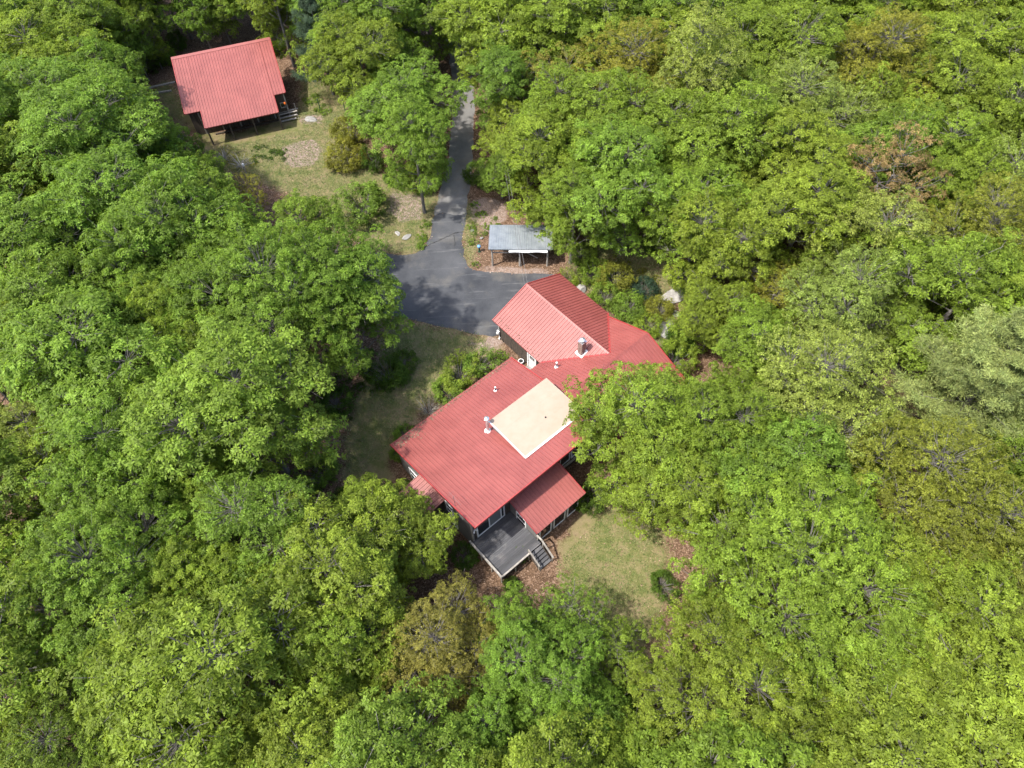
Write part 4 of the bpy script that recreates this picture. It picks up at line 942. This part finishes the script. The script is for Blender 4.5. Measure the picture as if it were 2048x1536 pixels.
# -- the rest of the woods
CLEAR = [(300,170),(341,118),(540,76),(575,92),(600,125),(650,150),(690,215),(738,235),(738,330),(780,370),(860,378),(884,345),(903,250),(903,140),(894,90),(914,80),(935,130),(947,200),(950,250),(945,330),(945,390),(1005,400),(1015,440),(1070,448),(1110,475),(1140,500),(1200,480),(1260,500),(1310,480),(1345,530),(1345,590),(1365,640),(1310,680),(1290,690),(1180,760),(1120,880),(1150,960),(1170,985),(1270,1020),(1265,1080),(1290,1150),(1295,1250),(1240,1330),(1205,1290),(1185,1190),(1080,1165),(1000,1200),(950,1190),(930,1110),(890,1030),(790,990),(730,985),(700,990),(650,950),(665,860),(660,800),(730,740),(790,640),(765,510),(700,440),(610,400),(560,380),(500,345),(425,330),(420,280),(390,235),(320,200)]
HOUSEP = [tuple(U2 * a + N2 * b) for a, b in ((8.2, -29), (23.3, -29), (23.3, -32.8), (33, -32.8), (33, -16), (19, -13.5), (9, -12.8))]
BARNP = [tuple(UB * a + NB * b) for a, b in ((-13.6, -90.5), (-1.2, -90.5), (-1.2, -74), (-13.6, -74))]
CARP = [(-2.2, 47), (5.5, 47), (5.5, 52.6), (-2.2, 52.6)]
apron_w = apron_w[::4]; old_w = old_w[::4]
KEEP = [HOUSEP, BARNP, CARP, apron_w, old_w]
def keepout(x, y, m=0.6):
    return any(float(polydist(np.array([x, y]), K)) > -m for K in KEEP)
sph = []
for a in np.linspace(0, 2 * np.pi, 14, endpoint=False):
    for e in (-0.5, 0.0, 0.6): sph.append((math.cos(a) * math.cos(e), math.sin(a) * math.cos(e), math.sin(e)))
sph = np.array(sph + [(0, 0, 1)])
def crown_clear(x, y, R, H, base=0.22, f=0.84):
    z = float(gz(x, y)); c = np.array([x, y, z + H * (1 + base) / 2]); pts = c + sph * np.array([R * f, R * f, H * (1 - base) / 2 * f])
    q = proj(pts); return not inpoly(q, CLEAR).any()
LAND = [('the barn', BARNP[0], 7), ('the barn', BARNP[2], 4), ('the dark bluish pine', TREES[1], 6), ('the large pale pine', TREES[0], 8), ('the narrow poplar', TREES[2], 7), ('the silvery-leaved tree', TREES[3], 7),
 ('the orange-budded tree', TREES[4], 7), ('the rounded pale tree', TREES[5], 7), ('the dense olive tree', TREES[7], 8), ('the carport', (1.5, 53.0), 8), ('the utility pole', pole_xy, 7), ('the old asphalt drive', (-5.0, 66.0), 8),
 ('the asphalt turning area', (-13.0, 47.0), 9), ('the slim pale post', (-27, 62.9), 8), ('the lean-to', tuple(U2 * 7.5 + N2 * -22.5), 9), ('the round blue-green tree', TREES[24], 8), ('the bronze-leaved tree', TREES[18], 7), ('the deck lawn', tuple(ung(1200, 1150)[:2]), 8),
 ('the sunroom', tuple(U2 * 18.5 + N2 * -15), 7), ('the thin pale-leaved tree', TREES[26], 8), ('the pale grey-green tree', TREES[28], 8), ('the ledge outcrops', (15, 42), 7), ('the shaded lawn', tuple(ung(690, 800)[:2]), 7), ('the barn yard', tuple(ung(430, 320)[:2]), 6)]
def near(x, y):
    d_ = [(math.hypot(x - q[0], y - q[1]), nm, r_) for nm, q, r_ in LAND]; m_ = min(d_)
    if m_[0] < m_[2]: return 'beside ' + m_[1]
    if m_[0] < 2.2 * m_[2]: return 'in the woods near ' + m_[1]
    return 'deep in the woods past ' + m_[1]
rt = np.random.default_rng(77); auto = 0
KINDS = [('broad', 5)]
def choose_look(x, y):
    r_ = rt.uniform()
    if x > 6 and y > 40:
        tab = [(0.66, 'yg', 'broad'), (0.83, 'mg', 'broad'), (0.88, 'ol', 'olive'), (0.95, 'pale', 'fine'), (0.98, 'yg', 'fine'), (1.01, 'br', 'sparse')]
    elif x > 0:
        tab = [(0.74, 'yg', 'broad'), (0.88, 'mg', 'broad'), (0.92, 'ol', 'olive'), (0.97, 'pale', 'fine'), (1.01, 'yg', 'sparse')]
    elif y < 24:
        tab = [(0.55, 'yg', 'broad'), (0.93, 'mg', 'broad'), (0.96, 'bg', 'fine'), (1.01, 'yg', 'sparse')]
    else:
        tab = [(0.30, 'yg', 'broad'), (0.93, 'mg', 'broad'), (0.96, 'bg', 'fine'), (1.01, 'mg', 'fine')]
    for p_, t_, k_ in tab:
        if r_ < p_: return t_, k_
NV = {'broad': 5, 'fine': 2, 'sparse': 2, 'olive': 2}
KW = {'broad': 'broadleaf tree', 'fine': 'fine-leaved tree', 'sparse': 'thin open-crowned tree', 'olive': 'small-leaved tree'}
def try_tree(x, y, R, H, sep):
    global auto
    q = proj(np.array([x, y, H * 0.66]))
    if not (-130 < q[0] < 2180 and -90 < q[1] < 1680): return False
    for (a, b, r_) in TREES:
        if abs(a - x) < 8 and math.hypot(a - x, b - y) < sep * (R + r_): return False
    if keepout(x, y): return False
    if not crown_clear(x, y, R, H): return False
    sh = 0.577 * (H * 0.62 - 4.0); q2 = np.array([x + 0.906 * sh, y + 0.423 * sh])
    if float(polydist(q2, BARNP)) > -R * 0.75: return False
    t_, k_ = choose_look(x, y); z_ = near(x, y); sz = 'large' if R > 4.4 else ('mid-sized' if R > 3.1 else 'small')
    if k_ == 'sparse' and R > 3.4: R *= 0.85; H *= 0.88
    lab = '%s %s %s %s' % (sz, TINT[t_][1], KW[k_], z_)
    plant(k_ + str(rt.integers(NV[k_])), x, y, R, H, t_, lab, 'broadleaf_tree', 'tree', 'woodland trees: ' + lab)
    TREES.append((x, y, R)); auto += 1; return True
for (n_try, r0, r1, sep) in ((700, 5.6, 6.8, 0.56), (2600, 4.3, 5.7, 0.52), (2600, 3.2, 4.2, 0.50), (2600, 2.0, 3.2, 0.50)):
    for _ in range(n_try):
        if auto > 262: break
        x = rt.uniform(-72, 72); y = rt.uniform(-8, 112); R = rt.uniform(r0, r1); H = R * 1.25 + 7.6 + rt.normal(0, 0.5) + (1.5 if x < -7 and 24 < y < 60 else 0.0)
        if R < 3.2: H -= 1.5
        try_tree(x, y, R, H, sep)
print('TREES', auto, len(TREES))

# ================================================================ shrubs
def shrub_px(px, py, R, tint, label, H=None, kind=None, name='shrub', cat='shrub', group=None):
    H = H or R * 1.35
    p = ung(px, py); p = un(px, py, p[2] + H * 0.5)
    return plant(kind or 'bush%d' % rngc.randrange(3), p[0], p[1], R, H, tint, label, name, cat, group)
for a in [
 (698, 258, 1.9, 'ol', 'bushy olive-yellow shrub behind its twin by the gravel patch'),
 (688, 308, 2.1, 'ol', 'rounded olive-yellow shrub in front of its twin by the gravel patch'),
 (724, 402, 2.5, 'bg', 'large round grey-green shrub on the lawn beside the drive'),
 (955, 728, 1.3, 'mg', 'green shrub nearest the garage door along the low eave'),
 (915, 752, 1.6, 'yg', 'yellow-tinged spreading shrub midway along the low eave'),
 (890, 780, 1.3, 'mg', 'mid-green shrub under the low eave next to the yellow-tinged one'),
 (808, 868, 0.9, 'mg', 'small leafy shrub by the roof corner of the grey flank'),
 (778, 745, 1.7, 'dk', 'dark green shrub on the shaded lawn opposite the low eave'),
 (806, 722, 1.2, 'dk', 'small dark shrub against the larger dark one on the shaded lawn'),
 (1165, 505, 1.3, 'bg', 'soft grey-green shrub just past the carport end'),
 (1188, 540, 1.5, 'yg', 'bright yellow-green shrub at the far garage corner'),
 (1232, 552, 1.7, 'ol', 'feathery olive shrub behind the garage roof'),
 (1210, 590, 1.4, 'mg', 'leafy green shrub pressed to the far garage eave'),
 (1255, 610, 1.5, 'mg', 'fresh green shrub in the valley corner of garage and link'),
 (1290, 575, 1.2, 'dpine', 'dark bluish young conifer shrub between shrubs and ledge'),
 (1318, 615, 1.3, 'ol', 'olive shrub beside the weathered ledge rock'),
 (1295, 650, 1.2, 'yg', 'yellow-green shrub at the far eave of the link roof'),
 (1140, 560, 0.9, 'yg', 'small yellow-green shrub at the garage gable corner'),
 (1390, 560, 1.9, 'mg', 'leafy green shrub above the larger ledge outcrop'),
 (1385, 660, 2.0, 'yg', 'broad yellow-green shrub below the ledge outcrops'),
 (1350, 715, 1.8, 'yg', 'yellow-green shrub between pale ledge and link gable'),
 (1450, 640, 2.2, 'mg', 'tall green shrub in the woods edge past the ledge outcrops'),
 (1035, 1112, 0.75, 'dk', 'leafy vine-like shrub spilling over the deck front rail'),
 (1022, 1170, 0.6, 'dk', 'small green shrub at the foot of the deck corner'),
 (438, 232, 0.9, 'dk', 'dark vine clump growing into the barn roof notch'),
 (815, 985, 1.0, 'dk', 'dark shrub between the flank window and the lean-to'),
 (800, 905, 0.8, 'mg', 'low green shrub below the flank roof corner'),
 (700, 1000, 1.3, 'dk', 'dark shrub at the woods edge facing the lean-to'),
 (640, 940, 1.6, 'mg', 'green shrub at the woods edge facing the grey flank'),
 (670, 800, 1.5, 'dk', 'deep green shrub where woods meet the shaded lawn'),
 (1165, 1000, 0.8, 'dk', 'dark low shrub at the sunroom corner'),
 (1190, 985, 1.3, 'dk', 'dark green shrub under the tree by the sunroom'),
 (960, 345, 1.6, 'dk', 'dark shrub on the carport side of the old drive'),
 (838, 352, 1.9, 'mg', 'full green shrub under the low leafy tree by the drive'),
 (790, 350, 1.2, 'dk', 'dark shrub between round shrub and the low leafy tree'),
 (550, 85, 1.6, 'mg', 'green shrub behind the barn ridge end'),
 (330, 110, 1.5, 'mg', 'green shrub at the barn ridge corner away from the pine'),
 (930, 1110, 1.0, 'dk', 'dark shrub against the low side rail of the deck'),
]: shrub_px(*a)
shrub_px(855, 815, 1.1, 'grey', 'bare grey twiggy shrub under the low eave', kind='twiggy0')
shrub_px(480, 325, 1.5, 'br', 'low brown twiggy brush heap on the barn yard lawn', H=0.9, kind='twiggy0')
shrub_px(445, 310, 1.3, 'br', 'brown bramble heap against the woods by the barn yard', H=1.0, kind='twiggy0')
shrub_px(1345, 765, 1.5, 'grey', 'grey bare brush between the link gable and pale tree', kind='twiggy0')
# understory saplings in the woods
cnt = 0
for _ in range(1500):
    if cnt >= 70: break
    x = rt.uniform(-55, 55); y = rt.uniform(2, 90)
    if keepout(x, y, 1.5): continue
    q = proj(np.array([x, y, 1.0]))
    if not (0 < q[0] < 2048 and 0 < q[1] < 1536) or inpoly(q, CLEAR): continue
    z_ = near(x, y); plant('bush%d' % rt.integers(3), x, y, rt.uniform(0.9, 1.9), rt.uniform(1.2, 2.8), 'dk', 'deep green understory shrub %s' % z_, 'shrub', 'shrub', 'understory shrubs ' + z_); cnt += 1
# weed clumps
def weeds(poly_px, m, tint, where, seed):
    r_ = np.random.default_rng(seed); P = np.array(poly_px, float); lo, hi = P.min(0), P.max(0); c_ = 0
    while c_ < m:
        q = r_.uniform(lo, hi)
        if not inpoly(q, P): continue
        p = ung(*q); c_ += 1
        if keepout(p[0], p[1], 0.05): continue
        plant('fern0', p[0], p[1], r_.uniform(0.2, 0.55), r_.uniform(0.12, 0.28), tint, 'low green weed clump %s' % where, 'weed_clump', 'weeds', 'weed clumps %s' % where)
weeds([(600,195),(645,190),(660,225),(610,232)], 12, 'mg', 'in front of the barn bench', 1)
weeds([(490,285),(560,292),(575,325),(500,330)], 14, 'dk', 'beside the gravel patch', 2)
weeds([(1000,660),(1040,720),(1020,735),(985,690)], 12, 'mg', 'along the garage side wall', 3)
weeds([(935,400),(1000,430),(985,540),(945,530)], 16, 'mg', 'on the bank between drive and carport', 4)
weeds([(1130,1010),(1175,1000),(1110,1070),(1085,1085)], 18, 'dk', 'along the sunroom window wall', 5)
weeds([(660,700),(790,680),(760,800),(690,860)], 14, 'dk', 'on the shaded lawn by the low eave', 6)
weeds([(845,440),(865,440),(845,495),(820,500)], 10, 'mg', 'in the grass at the driveway bend', 7)
weeds([(1130,500),(1300,490),(1340,640),(1300,660),(1220,620)], 22, 'ol', 'among the shrubs behind the garage', 8)

# ================================================================ leaf litter and grass
def scatter(name, n, size, mname, inside, seed, label, cat, blade=False):
    r_ = np.random.default_rng(seed); X = np.column_stack([r_.uniform(-45, 45, n * 2), r_.uniform(5, 90, n * 2)]) if not blade else np.column_stack([r_.uniform(-42, 18, n * 4), r_.uniform(13, 80, n * 4)])
    q = proj(np.column_stack([X, gz(X[:, 0], X[:, 1])])); ok = (q[:, 0] > -40) & (q[:, 0] < 2090) & (q[:, 1] > -40) & (q[:, 1] < 1580)
    X = X[ok]; d = np.full(len(X), -1e9)
    for P in lawn_w: d = np.maximum(d, polydist(X, P))
    ok = inside(d, r_.uniform(0, 1, len(X)))
    for K in (HOUSEP, BARNP): ok &= polydist(X, K) < (0.3 if not blade else -0.2)
    for K in (apron_w, old_w): ok &= polydist(X, K) < r_.exponential(0.12, len(X)) - 0.02
    X = X[ok][:n]; m = len(X); z = gz(X[:, 0], X[:, 1]); a = r_.uniform(0, 6.28, m); s = size * r_.uniform(0.5, 1.3, m)
    if blade:
        V = np.zeros((m, 3, 3, 3))
        for b_ in range(3):
            aa = a + b_ * 2.1; ox = X[:, 0] + r_.normal(0, 0.06, m); oy = X[:, 1] + r_.normal(0, 0.06, m); w_ = 0.028
            V[:, b_, 0] = np.column_stack([ox - w_ * np.sin(aa), oy + w_ * np.cos(aa), z - 0.01]); V[:, b_, 1] = np.column_stack([ox + w_ * np.sin(aa), oy - w_ * np.cos(aa), z - 0.01])
            V[:, b_, 2] = np.column_stack([ox + s * 0.8 * np.cos(aa), oy + s * 0.8 * np.sin(aa), z + s * r_.uniform(0.4, 1.0, m)])
        V = V.reshape(-1, 3); Fq = np.arange(len(V)).reshape(-1, 3); rep = 9
    else:
        t = unit(np.column_stack([np.cos(a), np.sin(a), r_.normal(0, 0.25, m)])); u_ = unit(np.column_stack([-np.sin(a), np.cos(a), r_.normal(0, 0.25, m)]))
        c_ = np.column_stack([X, z + 0.035]); V = np.stack([c_ - t * s[:, None], c_ + u_ * s[:, None] * 0.55, c_ + t * s[:, None], c_ - u_ * s[:, None] * 0.55], 1).reshape(-1, 3); Fq = np.arange(len(V)).reshape(-1, 4); rep = 4
    var = np.repeat(np.column_stack([r_.beta(2, 2, m), r_.uniform(0, 1, (m, 2)), np.ones(m)]), rep, 0)
    me = np_mesh(name, V, Fq, {'var': var}); me.materials.append(G[mname]); o = bpy.data.objects.new(name, me); col.objects.link(o); tag(o, label, cat, kind='stuff')
scatter('leaf_litter', 90000, 0.07, 'dead_leaf', lambda d, r_: (d < 0.3) | (r_ < 0.16), 21, 'brown fallen leaves strewn over the woodland floor and lawn edges', 'leaf litter')
scatter('grass', 60000, 0.13, 'grass', lambda d, r_: d > -0.6 + r_ * 0.9, 22, 'thin dry yellow-green grass on the lawn patches', 'grass', blade=True)
